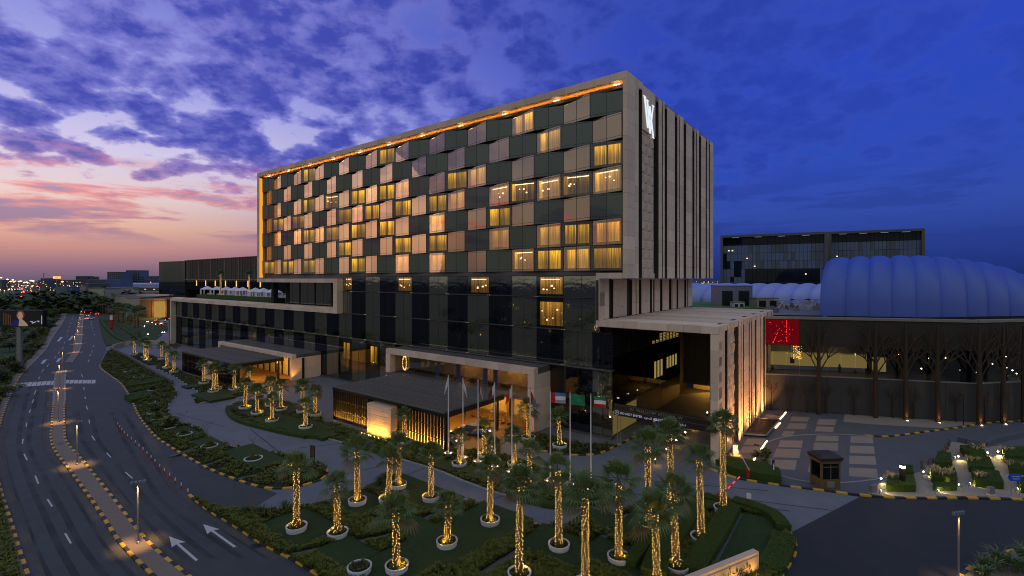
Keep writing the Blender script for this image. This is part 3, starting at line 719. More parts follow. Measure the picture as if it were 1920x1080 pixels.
# --- monogram on the end wall
def logo():
    mb = MB(); T = .12
    def stroke(y0, z0, y1, z1, wd):     # slanted flat stroke in the wall plane
        mb.add([(x, y, z) for x in (0, T) for y, z in ((y0-wd/2, z0), (y0+wd/2, z0), (y1+wd/2, z1), (y1-wd/2, z1))],
               [(0,3,2,1),(4,5,6,7),(0,1,5,4),(1,2,6,5),(2,3,7,6),(3,0,4,7)])
    stroke(0, 5.0, 1.15, .9, .34); stroke(.95, 4.75, 2.1, .3, .34); stroke(1.15, .9, 1.95, 3.9, .14); stroke(1.95, 4.2, 3.3, -.1, .34)
    stroke(2.1, .3, 3.25, 4.6, .14); mb.box(0, T, 1.75, 2.75, 2.05, 2.25); mb.box(0, T, 1.7, 2.7, 1.75, 1.9)
    for y, z in ((0, 5.0), (.95, 4.75)): mb.box(0, T-.01, y-.45, y+.45, z, z+.1)
    mb.box(0, T-.01, 2.9, 3.6, 4.6, 4.7); mb.box(0, T-.01, 3.0, 3.65, -.1, 0.)
    return mb
w1 = w_at(1208, 0)
logo().build('logo', E['logo'], hotel, (.02, w1, 43.2))
# --- drive-through: dark side wall with louvres, back wall
for k in range(6):
    w0 = 1.5+k*5
    o = MB().box(0, .05, .04, 4.96, 4.2, 11.2).build('side_glass', M['glass_pod_b'], hotel, (-3.2, w0, 0))
    MB().box(0, .05, .04, 4.96, .2, 4.1).build('side_panel', M['slab' if k > 1 else 'glass_clear'], hotel, (-3.2, w0, 0))
for k in range(14):
    w0 = 7.2+k*1.72
    mbl = MB()
    for j in range(16): mbl.box(0, .12, 0, 1.2, 11.4+j*.26, 11.5+j*.26)
    tag(mbl.build('louvre_panel', M['slab'], hotel, (-3.15, w0, 0)), kind='stuff')
    if k > 5: piece('louvre_light', -3.24, -3.2, w0+.1, w0+1.1, 11.5, 12.9 if k > 7 else 12., 'hall', hotel)
for k in range(8):
    if k == 3: continue
    w0 = 18.2+k*1.5; piece('lit_window', -3.16, -3.13, w0, w0+.85, 5.6 if k < 4 else 6.4, 8.4, 'hall', hotel)
for k in range(6): piece('wall_panel', -3.0+k*2.26, -3.0+k*2.26+2.2, 33.-(.05*(k % 2)), 33.6, 2.4, 15.5, 'slab', hotel)
piece('passage_wall', -3.2, 10.5, 40, 40.4, 0, 4.2, 'mall_beige', hotel)
light('POINT', 'passage_lamp', (6, 36.5, 2.2), 800, WARM, .3, hotel); light('POINT', 'passage_lamp', (0, 37, 2.2), 400, WARM, .3, hotel)
piece('lit_stair_hall', -3.3, -3.26, 1.8, 11, .2, 3.6, 'hall', hotel)
piece('lit_stair_hall', -8., -3.4, 1.52, 1.56, .3, 3.4, 'hall', hotel)
bol = MB().lathe([(.09,0),(.09,.55),(.0,.56)], 8).mesh('lane_bollard', M['dark_metal']); bolt = MB().lathe([(.095,.56),(.095,.7),(0,.75)], 8).mesh('lens', E['lamp'])
for k in range(9):
    b = thing('lane_bollard', 'low lit bollard in the garage lane, number %s from the entrance' % ['one','two','three','four','five','six','seven','eight','nine'][k], 'bollard', h2w(5.2-.1*k, -3.6+k*4.1), 0, 'bollards between the garage lanes')
    inst(bol, 'post', b); inst(bolt, 'lens', b)
    if k < 5: light('POINT', 'bollard_lamp', (.0, -.3, .5), 16, WARM, .05, b)
# --- overhead sign beam
A, B = U(1152, 757, 4.9), None
wa, = (-2.6,)
gate = thing('gantry_sign', 'dark blue overhead sign beam across the garage entrance with pale lettering', 'sign', h2w(0, -1.2), HROT)
xa, xb = a_at(1151, -1.2), a_at(1336, -1.2)
zt = H-(757-HZ)/F*h2w(xa, -1.2).y; zb_ = zt-1.45
MB().box(xa, xb, 0, .5, zb_, zt).build('beam', M['black'], gate)
MB().box(xa-.02, xb+.02, -.03, -.005, zt-.06, zt).box(xa, xb, -.03, -.005, zt-.75, zt-.70).build('trim', M['wood'], gate)
for xx in (xa+.4, xa+.8, xa+5.6, xa+5.9): MB().tube([(xx, .25, 0), (xx, .25, zb_)], .05, 6).build('post', M['grey'], gate)
def put_text(body, size, mat, parent, loc, rx=rad(90), rz=0., ext=.01, name='lettering'):
    o = inst(text_mesh(body, size, mat, ext), name, parent, loc); o.rotation_euler = (rx, 0, rz); return o
xm = (xa+xb)/2
put_text('W  WALDORF ASTORIA  W', .55, M['grey'], gate, (xm-.6, -.035, zt-.38))
put_text('\u2297 DO NOT ENTER  \ufee9\ufeee\ufea7\ufeaa\ufedf\ufe8d \ufec9\ufeee\ufee8\ufee4\ufee3 \u2297', .42, E['letters'], gate, (xa+3.6, -.035, zt-1.08))
put_text('ENTRANCE   \ufedd\ufeee\ufea7\ufea9', .48, E['letters'], gate, (xb-5.0, -.035, zt-1.1))
# --- main portal and lobby
def portal(name_w, x0, x1, zt_, wf, th=.95, left=True):
    run_x(x0, x1, wf, wf+1., zt_-th, zt_, 2.2); piece('portal_roof', x0+.1, x1-.1, wf+1.01, 1.3, zt_-th, zt_-.06, 'slab', hotel); run_z(x1-th-.2, x1, wf, 1.3, 0, zt_-th-.02)
    if left: run_z(x0, x0+th+.2, wf, 1.3, 0, zt_-th-.02)
portal('a', -46.4, -12.9, 9.33, -3.0)
portal('b', -113, -75.2, 5.6, -5.6, .75)
piece('lobby_floor', -46, -13.8, -3.5, 8, 4.6, 5.0, 'slab', hotel); piece('lobby_back', -46, -13.8, 2.2, 2.28, 5.0, 8.4, 'mall_beige', hotel); piece('lobby_back', -46, -13.8, 2.05, 2.12, 0, 4.6, 'mall_beige', hotel)
piece('lobby_ceiling', -46, -13.8, -1.6, 2.0, 8.2, 8.36, 'slab', hotel)
for k in range(12):
    x0 = -46+k*2.68
    o = MB().box(0, 2.62, 0, .04, 5.0, 8.2).build('lobby_pane', M['glass_lit_d' if k < 4 else 'glass_clear'], hotel, (x0, -1.7, 0))
    if k in (4, 6, 8, 9): MB().add(*[(lambda m: (m.v, m.f))(folded(.9, 3.1, 0, 14, .07))][0]).build('drape', M['dome_far'], hotel, (x0+.3*(k % 3), -1.3, 5.05))
for xx, pw in ((-35, 12), (-30, 120), (-25, 90), (-20, 130), (-16, 150)): light('POINT', 'lobby_lamp', (xx, .4, 7.2), pw, WARM, .25, hotel)
wr = MB(); rr = random.Random(3)
for k in range(150):
    t = rr.random()*6.28; q = rr.gauss(0, .06); wr.lathe([(0,-.05),(.05,0),(0,.05)], 4, ((.55+q)*math.cos(t), rr.gauss(0,.05), (1.25+q)*math.sin(t)))
wr.build('wreath', E['bulb'], hotel, (a_at(759,-1.9), -1.95, 6.9))
for k in range(9):
    x0 = -45+k*3.4; piece('lobby_column', x0, x0+.5, 1.2, 1.9, 0, 4.55, 'brick' if k % 2 else 'mall_beige', hotel)
for k, x0 in enumerate((-31, -27.5, -24, -21)): piece('lobby_sofa', x0, x0+1.4, -.6, .2, 5.0, 5.75, 'brick', hotel)
for x0 in (-111, -108, -105, -102, -99, -96, -93, -90, -87, -84, -81, -78):
    piece('vestibule_panel', x0, x0+2.8, -3.0, -2.9, 0, 4.7, 'mall_beige', hotel)
    piece('vestibule_mullion', x0+2.82, x0+2.96, -3.3, -2.8, 0, 4.7, 'dark_metal', hotel)
# ------------------------------------------------------------------ slatted canopies
def canopy(label, x0, x1, w0, w1, h, feature, glow, tiers=3, nfin=42):
    c = thing('entrance_canopy', label, 'canopy', C0, HROT)
    n = 20; s = (w1-w0)/n
    rail = MB().box(0, 1, 0, .26, 0, .2).box(0, 1, .09, .17, .2, .3)
    rm = rail.mesh('roof_slat', M['roof_metal'])
    for k in range(n): inst(rm, 'roof_slat', c, (x0, w0+k*s, h), 0, (x1-x0, s/.5, 1+.1*(k % 2)))
    MB().box(x0, x1, w0+.02, w1, h-.45, h-.02).build('roof', M['core'], c)
    MB().box(x0-.1, x1+.1, w0-.12, w0+.02, h-.3, h+.05).build('fascia', M['dark_metal'], c)
    MB().box(x1, x1+.12, w0+.02, w1, h-.55, h+.1).build('fascia', M['dark_metal'], c)
    MB().box(x0-.12, x0, w0+.02, w1, h-.55, h+.1).build('fascia', M['dark_metal'], c)
    th = (h-.35)/tiers; fw = (x1-x0)/nfin
    fm = MB().box(-.06, .06, -.32, 0, .03, th-.06).box(-.09, .09, -.36, -.30, .02, .1).mesh('wall_fin', M['dark_metal'])
    f0, f1 = feature
    for t in range(tiers):
        for k in range(nfin+1):
            x = x0+k*fw
            if f0 < x < f1: continue
            inst(fm, 'wall_fin', c, (x, w0+.34, t*th))
        for (u, v) in ((x0, f0), (f1, x1)): MB().box(u, v, w0+.02, w0+.14, t*th-.02+.05, t*th+.06).build('wall_rail', M['dark_metal'], c)
    for (u, v) in ((x0, f0), (f1, x1)):
        MB().box(u, v, w0+.9, w0+1.0, 0, h-.45).build('screen_wall', M['mall_beige'], c)
        if glow:
            al = light('AREA', 'screen_washer', ((u+v)/2, w0+.5, .28), 80*(v-u), WARM, 1., c, None, ((u+v)/2, w0+.95, 1.5)); al.data.shape = 'RECTANGLE'; al.data.size = v-u-.4; al.data.size_y = .12
    for x in (x0+.1, f0+.1, f1-.1, x1-.1): MB().box(x-.2, x+.2, w0+.35, w0+.8, 0, h-.4).build('column', M['dark_metal'], c)
    for x in (x0+.3, x1-.5): MB().box(x-.2, x+.2, w1-1.2, w1-.8, 0, h-.4).build('column', M['dark_metal'], c)
    # stone feature wall, washed from a strip in the paving
    fwm = MB().box(f0+.3, f1-.3, w0-.75, w0+.2, 0, h*.86)
    fo = fwm.build('feature_wall', M['relief'], c)
    nn = 12
    for k in range(nn):
        z0 = .02+k*(h*.86-.04)/nn; MB().box(f0+.28, f1-.28, w0-.8-.015*(k % 2), w0-.755, z0+.01, z0+(h*.86-.04)/nn-.01).build('stone_course', M['stone'], fo)
    if glow:
        MB().box(f0+.2, f1-.2, w0-1.75, w0-1.65, .1, .2).build('floor_strip', E['strip'], c)
        al = light('AREA', 'feature_washer', ((f0+f1)/2, w0-1.55, .32), 330, WARM, 1., c, None, ((f0+f1)/2, w0-.8, 1.2)); al.data.shape = 'RECTANGLE'; al.data.size = f1-f0-.8; al.data.size_y = .12
    return c
can_a = canopy('large dark slatted canopy with a glowing stone feature wall at the main door', -42.4, -17.6, -16.4, -4.1, 5.0, (-32.8, -26.9), True)
for xx, ww, pw in ((-38, -10, 600), (-31, -9, 700), (-24, -9, 1000), (-20, -7, 1000), (-34, -2, 700), (-22, -1, 700)): light('POINT', 'canopy_lamp', (xx, ww, 4.1), pw, WARM, .2, can_a)
piece('canopy_floor', -42, -14, -15.3, 1, .0, .06, 'brick', can_a)
can_b = canopy('smaller dark slatted canopy with a pale panel at the far entrance', -107.2, -78.5, -15.8, -5.7, 4.6, (-92.5, -88), False, 3, 36)
for xx, ww, pw in ((-84, -10, 1100), (-80, -7, 1100), (-96, -9, 500)): light('POINT', 'canopy_lamp', (xx, ww, 3.8), pw, WARM, .2, can_b)
piece('canopy_floor', -107, -70, -14.8, -3, .0, .06, 'brick', can_b)
light('SPOT', 'pier_uplight', (-74.2, -6.2, .2), 400, WARM, .1, can_b, 90, (-75.4, -5.2, 4))

# ------------------------------------------------------------------ garden beds
def bed(name, px, mat='soil', z=.13, label=None):
    poly = G(px+[px[0]], 4)[:-1] if len(px) > 8 else [UV2(p) for p in px]
    return struct(name, MB().prism(poly, -.05, z), M[mat], label), poly
front_px = [(358,932),(390,959),(431,983),(491,1022),(551,1053),(590,1077),(660,1120),(760,1200),(1380,1200),(1440,1110),(1464,1080),(1480,1055),(1490,1033),(1487,1014),(1474,992),(1454,971),(1416,957),(1372,943),(1330,934),
            (1280,931),(1240,932),(1215,940),(1190,952),(1158,964.5),(1114,975.5),(1063,987),(1026,988),(994,983.5),(956,974),(935,966),(872,940),(822,924),(759,898),(722,893),(707,904.5),(696,912.5),(671,926.5),(636,940.5),(600,949.5),(535,958),(497,961),(447,960),(415,956.5),(385,948)]
b1, poly1 = bed('front_garden', front_px)
strip_px = [(201,660),(196,670),(190,685),(193,691),(210,704),(230,719),(248,746),(264,780),(293,816),(324,838),(352,855),(395,878.5),(442,897.5),(483,910.5),(516,915),(553,912.5),(583,905),(600,898),(611,886),(609,877),(590,870),(540,857),(515,850),(450,842),(397,825),(372,805),(330,790),(315,768),(320,754),(333,738),(324,728),(322,720),(296,702),(260,683),(230,667),(212,658)]
b2, poly2 = bed('roadside_strip', strip_px)
isle_px = [(427,768),(433,780),(455,792),(505,806),(555,817),(595,820),(642,830),(700,845),(749,861),(822,883),(872,904),(935,926),(1000,942),(1035,951),(1076,948),(1120,935),(1143,925),(1138,912),(1110,901),(1060,893),(1010,880),(960,858),(900,846),(842,846),(800,836),(735,828),(640,800),(605,792),(603,783),(580,770),(545,757),(500,752),(450,755)]
b3, poly3 = bed('forecourt_island', isle_px)
b4, poly4 = bed('podium_bed', [(975,830),(1013,844),(1057,850.5),(1089,852.5),(1126,848.5),(1150,838),(1140,834),(1090,832),(1030,818),(985,812)])
b5, poly5 = bed('far_island', [(290,690),(325,705),(355,725),(372,736),(364,751),(375,756),(430,745),(455,742),(470,730),(452,722),(435,722),(390,714),(345,700),(330,690),(310,682)])
b6, poly6 = bed('far_island', [(243,668),(265,680),(280,685),(320,684),(310,675),(285,668),(262,662)])
kg = {}
for nm, pts in (('edge_kerb', [(609,877),(590,870),(540,857),(515,850),(450,842),(397,825),(372,805),(330,790),(315,768),(320,754),(333,738),(324,728)]),
                ('edge_kerb', [(603,792),(560,762),(500,752),(450,755),(427,768),(433,780),(455,792),(505,806),(555,817),(595,820),(642,830),(700,845),(749,861),(822,883),(872,904),(935,926),(1000,942),(1035,951),(1076,948),(1120,935),(1143,925),(1138,912),(1110,901)]),
                ('edge_kerb', [(707,903),(722,892),(759,897),(822,923),(872,938),(935,963),(956,973)]),
                ('edge_kerb', [(290,690),(325,705),(355,725),(372,736),(364,751),(375,756),(430,745),(455,742)]),
                ('edge_kerb', [(1240,931),(1280,930),(1330,933),(1372,941.5),(1416,956),(1454,970),(1476,992)])):
    kerb(nm, G(pts, 4), 'pale grey kerb edging a planted bed beside the driveway', mats=('kerb_g',), step=1.5, h=.17, w=.2, far=75)
LAWNS = []; PATHS = []; KEEP = []
def lawn(bedobj, cpx, sx, sy, rot=HROT, h=.22, name='lawn_panel', mat='lawn', off=(0, 0)):
    c = U(*cpx); ca, sa = math.cos(rot), math.sin(rot); cx_, cy_ = c.x+off[0], c.y+off[1]
    q = [(cx_+x*ca-y*sa, cy_+x*sa+y*ca) for x, y in ((-sx,-sy),(sx,-sy),(sx,sy),(-sx,sy))]
    MB().prism(q, .05, h+.0045*(len(LAWNS) % 17)).build(name, M[mat], bedobj); LAWNS.append(q); return q
def path(bedobj, px, w=.35):
    pts = G(px, 4); mb = MB()
    for a, b in zip(pts[:-1], pts[1:]): mb.bar((*a, .11), (*b, .11), w*2, .08); 
    mb.build('garden_path', M['plaza'], bedobj); PATHS.append((pts, w+.1))
for c, sx, sy in (((566,992),3.4,2.2),((672,945),2.8,2.0),((747,912),2.5,2.2),((760,985),2.2,1.6),((808,937),2.6,2.2),((744,1066),2.5,2.4),((838,1021),3.0,2.6),((919,980),3.0,2.6),((1048,1027),3.0,2.2),((1160,1050),2.6,1.9),((1135,985),2.6,1.8),((1230,985),2.6,1.6),((650,1040),2.2,1.6)):
    lawn(b1, c, sx, sy)
hq = [(1262,938,1372,948,1300,1075,1190,1060)]
for q in (((1395,965),(1450,976),(1470,1005),(1440,1062),(1345,1062)),):
    p = [UV2(v) for v in q]; MB().prism(p, .05, .24).build('lawn_panel', M['lawn'], b1); LAWNS.append(p)
path(b1, [(548,1045),(640,1025),(733,1007),(800,975),(875,941)]); path(b1, [(905,1080),(960,1045),(1010,1015),(1056,989)]); path(b1, [(1120,1030),(1200,1033),(1240,1040)]); path(b1, [(1335,1060),(1372,1000),(1390,965)])
path(b1, [(1122,1018),(1150,995),(1180,968)])
for c, sx, sy in (((346,812),3.0,1.2),((392,835),3.1,1.3),((475,858),4.6,1.9),((240,694),1.8,1.4),((260,706),2.0,1.5),((281,738),3.2,1.1),((300,783),2.4,1.0),((285,757),2.2,1.0)):
    lawn(b2, c, sx, sy, rad(-38))
for c in ((300,845),(375,868)): pass
for a, b in (((318,858),(372,838)),((377,876),(440,856)),((447,900),(520,880))): path(b2, [a, ((a[0]+b[0])/2+2, (a[1]+b[1])/2+1), b], .2)
for c, sx, sy in (((459,765),2.4,2.0),((482,776),2.5,2.0),((520,793),3.6,2.2),((575,806),3.6,2.4),((545,770),2.6,1.8),((595,815),3.2,1.2)):
    lawn(b3, c, sx, sy, HROT, .4, 'hedge_block', 'lawn')
for c, sx, sy in (((960,905),5.4,1.2),((1040,925),6,1.2),((880,885),4.5,1.0),((1060,905),5,1.0)): lawn(b3, c, sx, sy, rad(-24), .3)
for c, sx, sy in (((400,745),4.2,2.2),((436,737),2.5,1.8),((372,724),1.5,2.6)): lawn(b5, c, sx, sy, HROT, .35, 'hedge_block', 'lawn')

# ------------------------------------------------------------------ palms
def fan_crown(seed, nf=34, size=1.25):
    rr = random.Random(seed); mb = MB(); dry = MB()
    for k in range(nf):
        az = k*2.39996+rr.uniform(-.3, .3); t = k/nf
        el = rad(80-118*t+rr.uniform(-10, 10))                # young leaves up, old ones hanging
        d = Vector((math.cos(az)*math.cos(el), math.sin(az)*math.cos(el), math.sin(el)))
        side = Vector((-math.sin(az), math.cos(az), 0)); nrm = side.cross(d)*-1
        pl = size*(.66+.32*rr.random()); fl = size*(.85+.25*rr.random())
        tip = d*pl-Vector((0, 0, .10*pl*pl)); tgt = mb if t < .84 else dry
        tgt.bar((0, 0, 0), tip, .035, .02)
        nb = 15
        for j in range(nb):
            fa = (j/(nb-1)-.5)*rad(210); L = fl*(1-.28*abs(j/(nb-1)-.5)*2)
            dd = (d*math.cos(fa)+side*math.sin(fa)).normalized()
            wv = (side*math.cos(fa)-d*math.sin(fa))*.062
            mid = tip+dd*L*.55+nrm*.05; end = tip+dd*L-Vector((0, 0, L*(.16+.22*rr.random())))
            tgt.add([tip, mid-wv, mid+wv, end], [(0, 1, 2), (1, 3, 2)])
    return mb.mesh('crown', M['palm']), dry.mesh('dry_leaves', M['palm_dry'])
CROWNS = [fan_crown(s, (19, 26, 22, 29, 17)[s], (1.1, 1.0, 1.18, .98, 1.12)[s]) for s in range(5)]
def trunk_set(h, seed):
    rr = random.Random(seed); pts = []; rs = []
    bend = rr.uniform(-.12, .12); b2_ = rr.uniform(-.12, .12); n = 9
    for i in range(n):
        t = i/(n-1); pts.append((bend*math.sin(t*3)*h*.12, b2_*math.sin(t*2.4)*h*.12, h*t)); rs.append((.27-.06*t if t > .08 else .33)*(1.04 if i % 2 else .97))
    tr = MB().tube(pts, rs, 10).mesh('trunk', M['trunk'], True)
    bul = MB(); P = [Vector(p) for p in pts]
    nb = int(h*34)
    for k in range(nb):
        t = min(.985, (k+rr.random())/nb*.99); x = t*(n-1); i = int(x); c = P[i].lerp(P[min(i+1, n-1)], x-i); r = rs[i]+(rs[min(i+1, n-1)]-rs[i])*(x-i)+.015
        a = k*2.39996+rr.uniform(-.5, .5); s = .028+.018*rr.random()
        q = c+Vector((math.cos(a)*r, math.sin(a)*r, 0))
        bul.add([q+Vector(v)*s for v in ((1,0,0),(-1,0,0),(0,1,0),(0,-1,0),(0,0,1),(0,0,-1))], [(0,2,4),(2,1,4),(1,3,4),(3,0,4),(2,0,5),(1,2,5),(3,1,5),(0,3,5)])
    return tr, bul.mesh('string_lights', E['bulb']), P[-1]
TR = {}
def trunk_get(h, v):
    h = max(1.2, round(h*2)/2); k = (h, v)
    if k not in TR: TR[k] = trunk_set(h, int(h*10)+v)
    return TR[k]
PLM = [MB().lathe([(.78,0),(.84,.10),(.86,.14),(.83,.16),(.87,.2),(.89,.34),(.86,.36),(.90,.40),(.92,.56),(.80,.56),(.78,.42),(0,.42)], 28).mesh('planter', M['planter'], False)]
SOILM = MB().lathe([(.80,.46),(.5,.50),(0,.53)], 20).mesh('soil', M['soil'])
def tuft_arr(rr, pts, h, w, lean=.7, nb=6):
    """blades of ground cover: every tuft is a small fan of bent blades"""
    mb = MB()
    for (x, y, z) in pts:
        hh = h*rr.uniform(.6, 1.25)
        for k in range(nb):
            a = rr.uniform(0, 6.283); l = lean*rr.uniform(.3, 1.); dx, dy = math.cos(a), math.sin(a); ww = w*rr.uniform(.6, 1.2)
            px_, py_ = -dy*ww, dx*ww
            m = (x+dx*hh*l*.45, y+dy*hh*l*.45, z+hh*.62); e = (x+dx*hh*l, y+dy*hh*l, z+hh*(.95-.35*l))
            mb.add([(x, y, z), (m[0]-px_, m[1]-py_, m[2]), (m[0]+px_, m[1]+py_, m[2]), e], [(0, 1, 2), (1, 3, 2)])
    return mb
PT = []
for s in range(3):
    rr = random.Random(40+s); pts = []
    for k in range(46):
        a = rr.random()*6.28; r_ = rr.uniform(.33, .74); pts.append((r_*math.cos(a), r_*math.sin(a), .48))
    PT.append(tuft_arr(rr, pts, .28, .035).mesh('ground_cover', M['leaf']))
def planter(cpx, label, diam=1.8, z=0.11, group='round white planters', plants=True, pos=None):
    p = pos or U(cpx[0], cpx[1], .3); s = diam/1.8
    o = thing('planter', label, 'planter', (p.x, p.y, z), R.random()*6, group)
    inst(PLM[0], 'ring', o, (0,0,0), 0, s); inst(SOILM, 'soil', o, (0,0,0), 0, s)
    if plants: inst(R.choice(PT), 'ground_cover', o, (0,0,0), R.random()*6, s)
    return o, p, s
def palm(base, crown, where, pdiam=1.8, lit=True, with_planter=True, up=10., z0=.11):
    """base: planter centre in the photo, crown: middle of the leaf head in the photo"""
    p = U(base[0], base[1], .3); p.z = z0
    if with_planter: planter(base, 'white planter of the palm %s' % where, pdiam, z0)
    dpt = p.y
    zc_ = H-(crown[1]-HZ)/F*dpt
    h = max(1.4, zc_-z0-.45)
    v = R.randrange(3); tr, bu, top = trunk_get(h, v); hh = max(1.2, round(h*2)/2); sc = h/hh
    o = thing('palm_tree', 'lit palm %s' % where if lit else 'unlit palm %s' % where, 'palm', (p.x, p.y, z0+.30 if with_planter else z0), R.random()*6.28, 'palms wound with warm lights' if lit else 'palms on the slope')
    inst(tr, 'trunk', o, (0,0,0), 0, (1, 1, sc))
    if lit: tag(inst(bu, 'string_lights', o, (0,0,0), 0, (1, 1, sc)), kind='stuff')
    o.rotation_euler.x = R.gauss(0, .022); o.rotation_euler.y = R.gauss(0, .022)
    ci = R.randrange(5); cs = (.76 if h < 3.4 else .92 if h < 4.6 else 1.02)*R.uniform(.86, 1.16)
    inst(CROWNS[ci][0], 'crown', o, (top.x, top.y, top.z*sc), R.random()*6, cs); inst(CROWNS[ci][1], 'dry_leaves', o, (top.x, top.y, top.z*sc-.05), R.random()*6, cs)
    if lit and up:
        light('POINT', 'palm_uplight', (.5, .12, .42), up*1.3, GOLD, .06, o); light('SPOT', 'palm_spot', (-.45, .4, .4), up*9, GOLD, .06, o, 40, (top.x*.8-.25, top.y*.8, top.z*sc))
    return o
PALMS = [
 ((556,992),(565,872),'nearest the white road arrows'), ((633,1003),(624,908),'second from the road in the front lawn, dark dense head'), ((670,942),(666,842),'beside the driveway mouth behind the dark totem'),
 ((727,938),(723,856),'standing close in front of another at the driveway bend'), ((747,912),(743,834),'at the inner driveway bend with its own lawn square'), ((808,935),(804,847),'alone in the lawn square below the feature wall'),
 ((744,1066),(738,958),'at the bottom left of the front lawn'), ((838,1020),(836,941),'in the centre of the large square lawn'), ((919,979),(913,872),'on the lawn just before the flag island'),
 ((974,1080),(963,905),'tall and leaning at the bottom centre'), ((991,912),(989,845),'at the foot of the middle flag poles'), ((861,872),(859,815),'beside the second flag pole'),
 ((908,855),(903,800),'behind the third flag pole'), ((926,868),(929,832),'with glowing yellow leaves, shortest among the flag poles'), ((965,872),(963,812),'beside the fifth flag pole'),
 ((758,830),(755,776),'right beside the glowing feature wall'),
 ((459.5,766),(456,722),'leftmost on the forecourt island'), ((482.5,776),(481,732),'second from the left on the forecourt island'), ((510,790),(510,747),'in front on the forecourt island lawn'),
 ((527,769),(526,722),'in the tall planter on the forecourt island'), ((508,761),(506,715),'behind the others on the forecourt island'), ((573,803),(571,757),'nearest the driveway on the forecourt island'),
 ((567,772),(569,722),'half hidden at the right of the forecourt island'), ((590.7,778),(589,732),'next to the slatted canopy wall'),
 ((400,735),(399,692),'before the far canopy, left of a pair'), ((406,730),(406,691),'before the far canopy, right of a pair'), ((438.7,731),(436,692),'at the corner of the far canopy'),
 ((467,723),(465,694),'under the open end of the far canopy'), ((382,719),(380,682),'before the pale panel of the far canopy'), ((326,698),(326,667),'at the left end of the far canopy'),
 ((313,690),(311,656),'second from the left end of the far canopy'), ((303,673),(302,646),'beside the far podium corner'), ((252,665),(250,638),'farthest of all beside the ramp wall'), ((272,671),(271,641),'left of a far pair near the ramp'), ((276.5,676),(275,646),'right of a far pair near the ramp'),
 ((991,823),(991,763),'against the right leg of the stone portal'), ((1049.5,838),(1048,780),'in the podium bed before the black glass'),
 ((1048,1026),(1045,878),'tall one left of centre on the lower lawn'), ((1098,1100),(1093,928),'cut by the bottom edge, dense head'), ((1160,1049),(1158,896),'in the lower lawn beside the garden path'),
 ((1216,987),(1211,834),'tall one left of a pair before the garage lanes'), ((1233,1108),(1230,962),'cut by the bottom edge beside the hedges'), ((1257,943),(1257,808),'tall one at the tip of the right lawn'),
 ((1269,1067),(1270,920),'nearest in the right lawn between hedges'), ((1315,1012),(1312,860),'between the clipped hedges on the right'), ((1356.5,957),(1355,792),'tallest, in front of the glowing stone wall')]
for b_, c_, w_ in PALMS:
    far_ = b_[1] < 800
    palm(b_, c_, w_, 1.75 if b_[1] > 850 else 1.9, True, True, 22. if not far_ else 30.)
pl_extra = [((674,1070),'with a bushy plant at the bottom left of the lawn')]
o, p, s = planter((674,1070), 'white planter with a leafy bush and no palm at the lawn bottom', 1.8)
# ------------------------------------------------------------------ ground cover, hedges, shrubs
def dist_path(x, y):
    for pts, w in PATHS:
        for a, b in zip(pts[:-1], pts[1:]):
            dx, dy = b[0]-a[0], b[1]-a[1]; t = max(0, min(1, ((x-a[0])*dx+(y-a[1])*dy)/(dx*dx+dy*dy+1e-9)))
            if (x-a[0]-t*dx)**2+(y-a[1]-t*dy)**2 < w*w: return True
    return False
PCEN = [(o.location.x, o.location.y) for o in bpy.data.objects if o.name.startswith('planter') and not o.parent]
def cover(name, poly, n, h, w, seed, label, mat='leaf', ymax=1e9, xlim=None, nb=6, thin=None):
    rr = random.Random(seed); xs = [p[0] for p in poly]; ys = [p[1] for p in poly]; pts = []; tries = 0
    y0, y1 = max(min(ys), 33.5), min(max(ys), ymax)
    while len(pts) < n and tries < n*9:
        tries += 1
        # denser towards the camera so that every bed reads equally full
        t = rr.random(); y = y0+(y1-y0)*(t**1.25); x = rr.uniform(min(xs), max(xs))
        if not in_poly(x, y, poly) or abs(x)*F/max(y, 1) > 1000: continue
        if any(in_poly(x, y, q) for q in LAWNS) or dist_path(x, y): continue
        if any((x-a)**2+(y-b)**2 < .9 for a, b in PCEN): continue
        if math.sin(x*.9+y*.35)*math.sin(y*.8-x*.3) < -.55 and rr.random() < .8: continue
        pts.append((x, y, .1))
    return tag(tuft_arr(rr, pts, h, w, .75, nb).build(name, M[mat]), label, 'ground cover', kind='stuff')
cover('ground_cover', poly1, 17000, .50, .06, 1, 'low leafy ground cover between the front lawn squares')
cover('ground_cover', poly2, 11000, .50, .07, 2, 'low leafy ground cover in the strip beside the slip road')
cover('ground_cover', poly3, 6000, .42, .06, 3, 'low leafy ground cover around the forecourt island')
cover('ground_cover', poly5, 1600, .45, .06, 4, 'low leafy ground cover by the far canopy')
cover('ground_cover', poly6, 300, .45, .07, 5, 'low leafy ground cover on the farthest island')
cover('ground_cover', poly4, 500, .5, .05, 6, 'dark low planting in front of the podium glass')
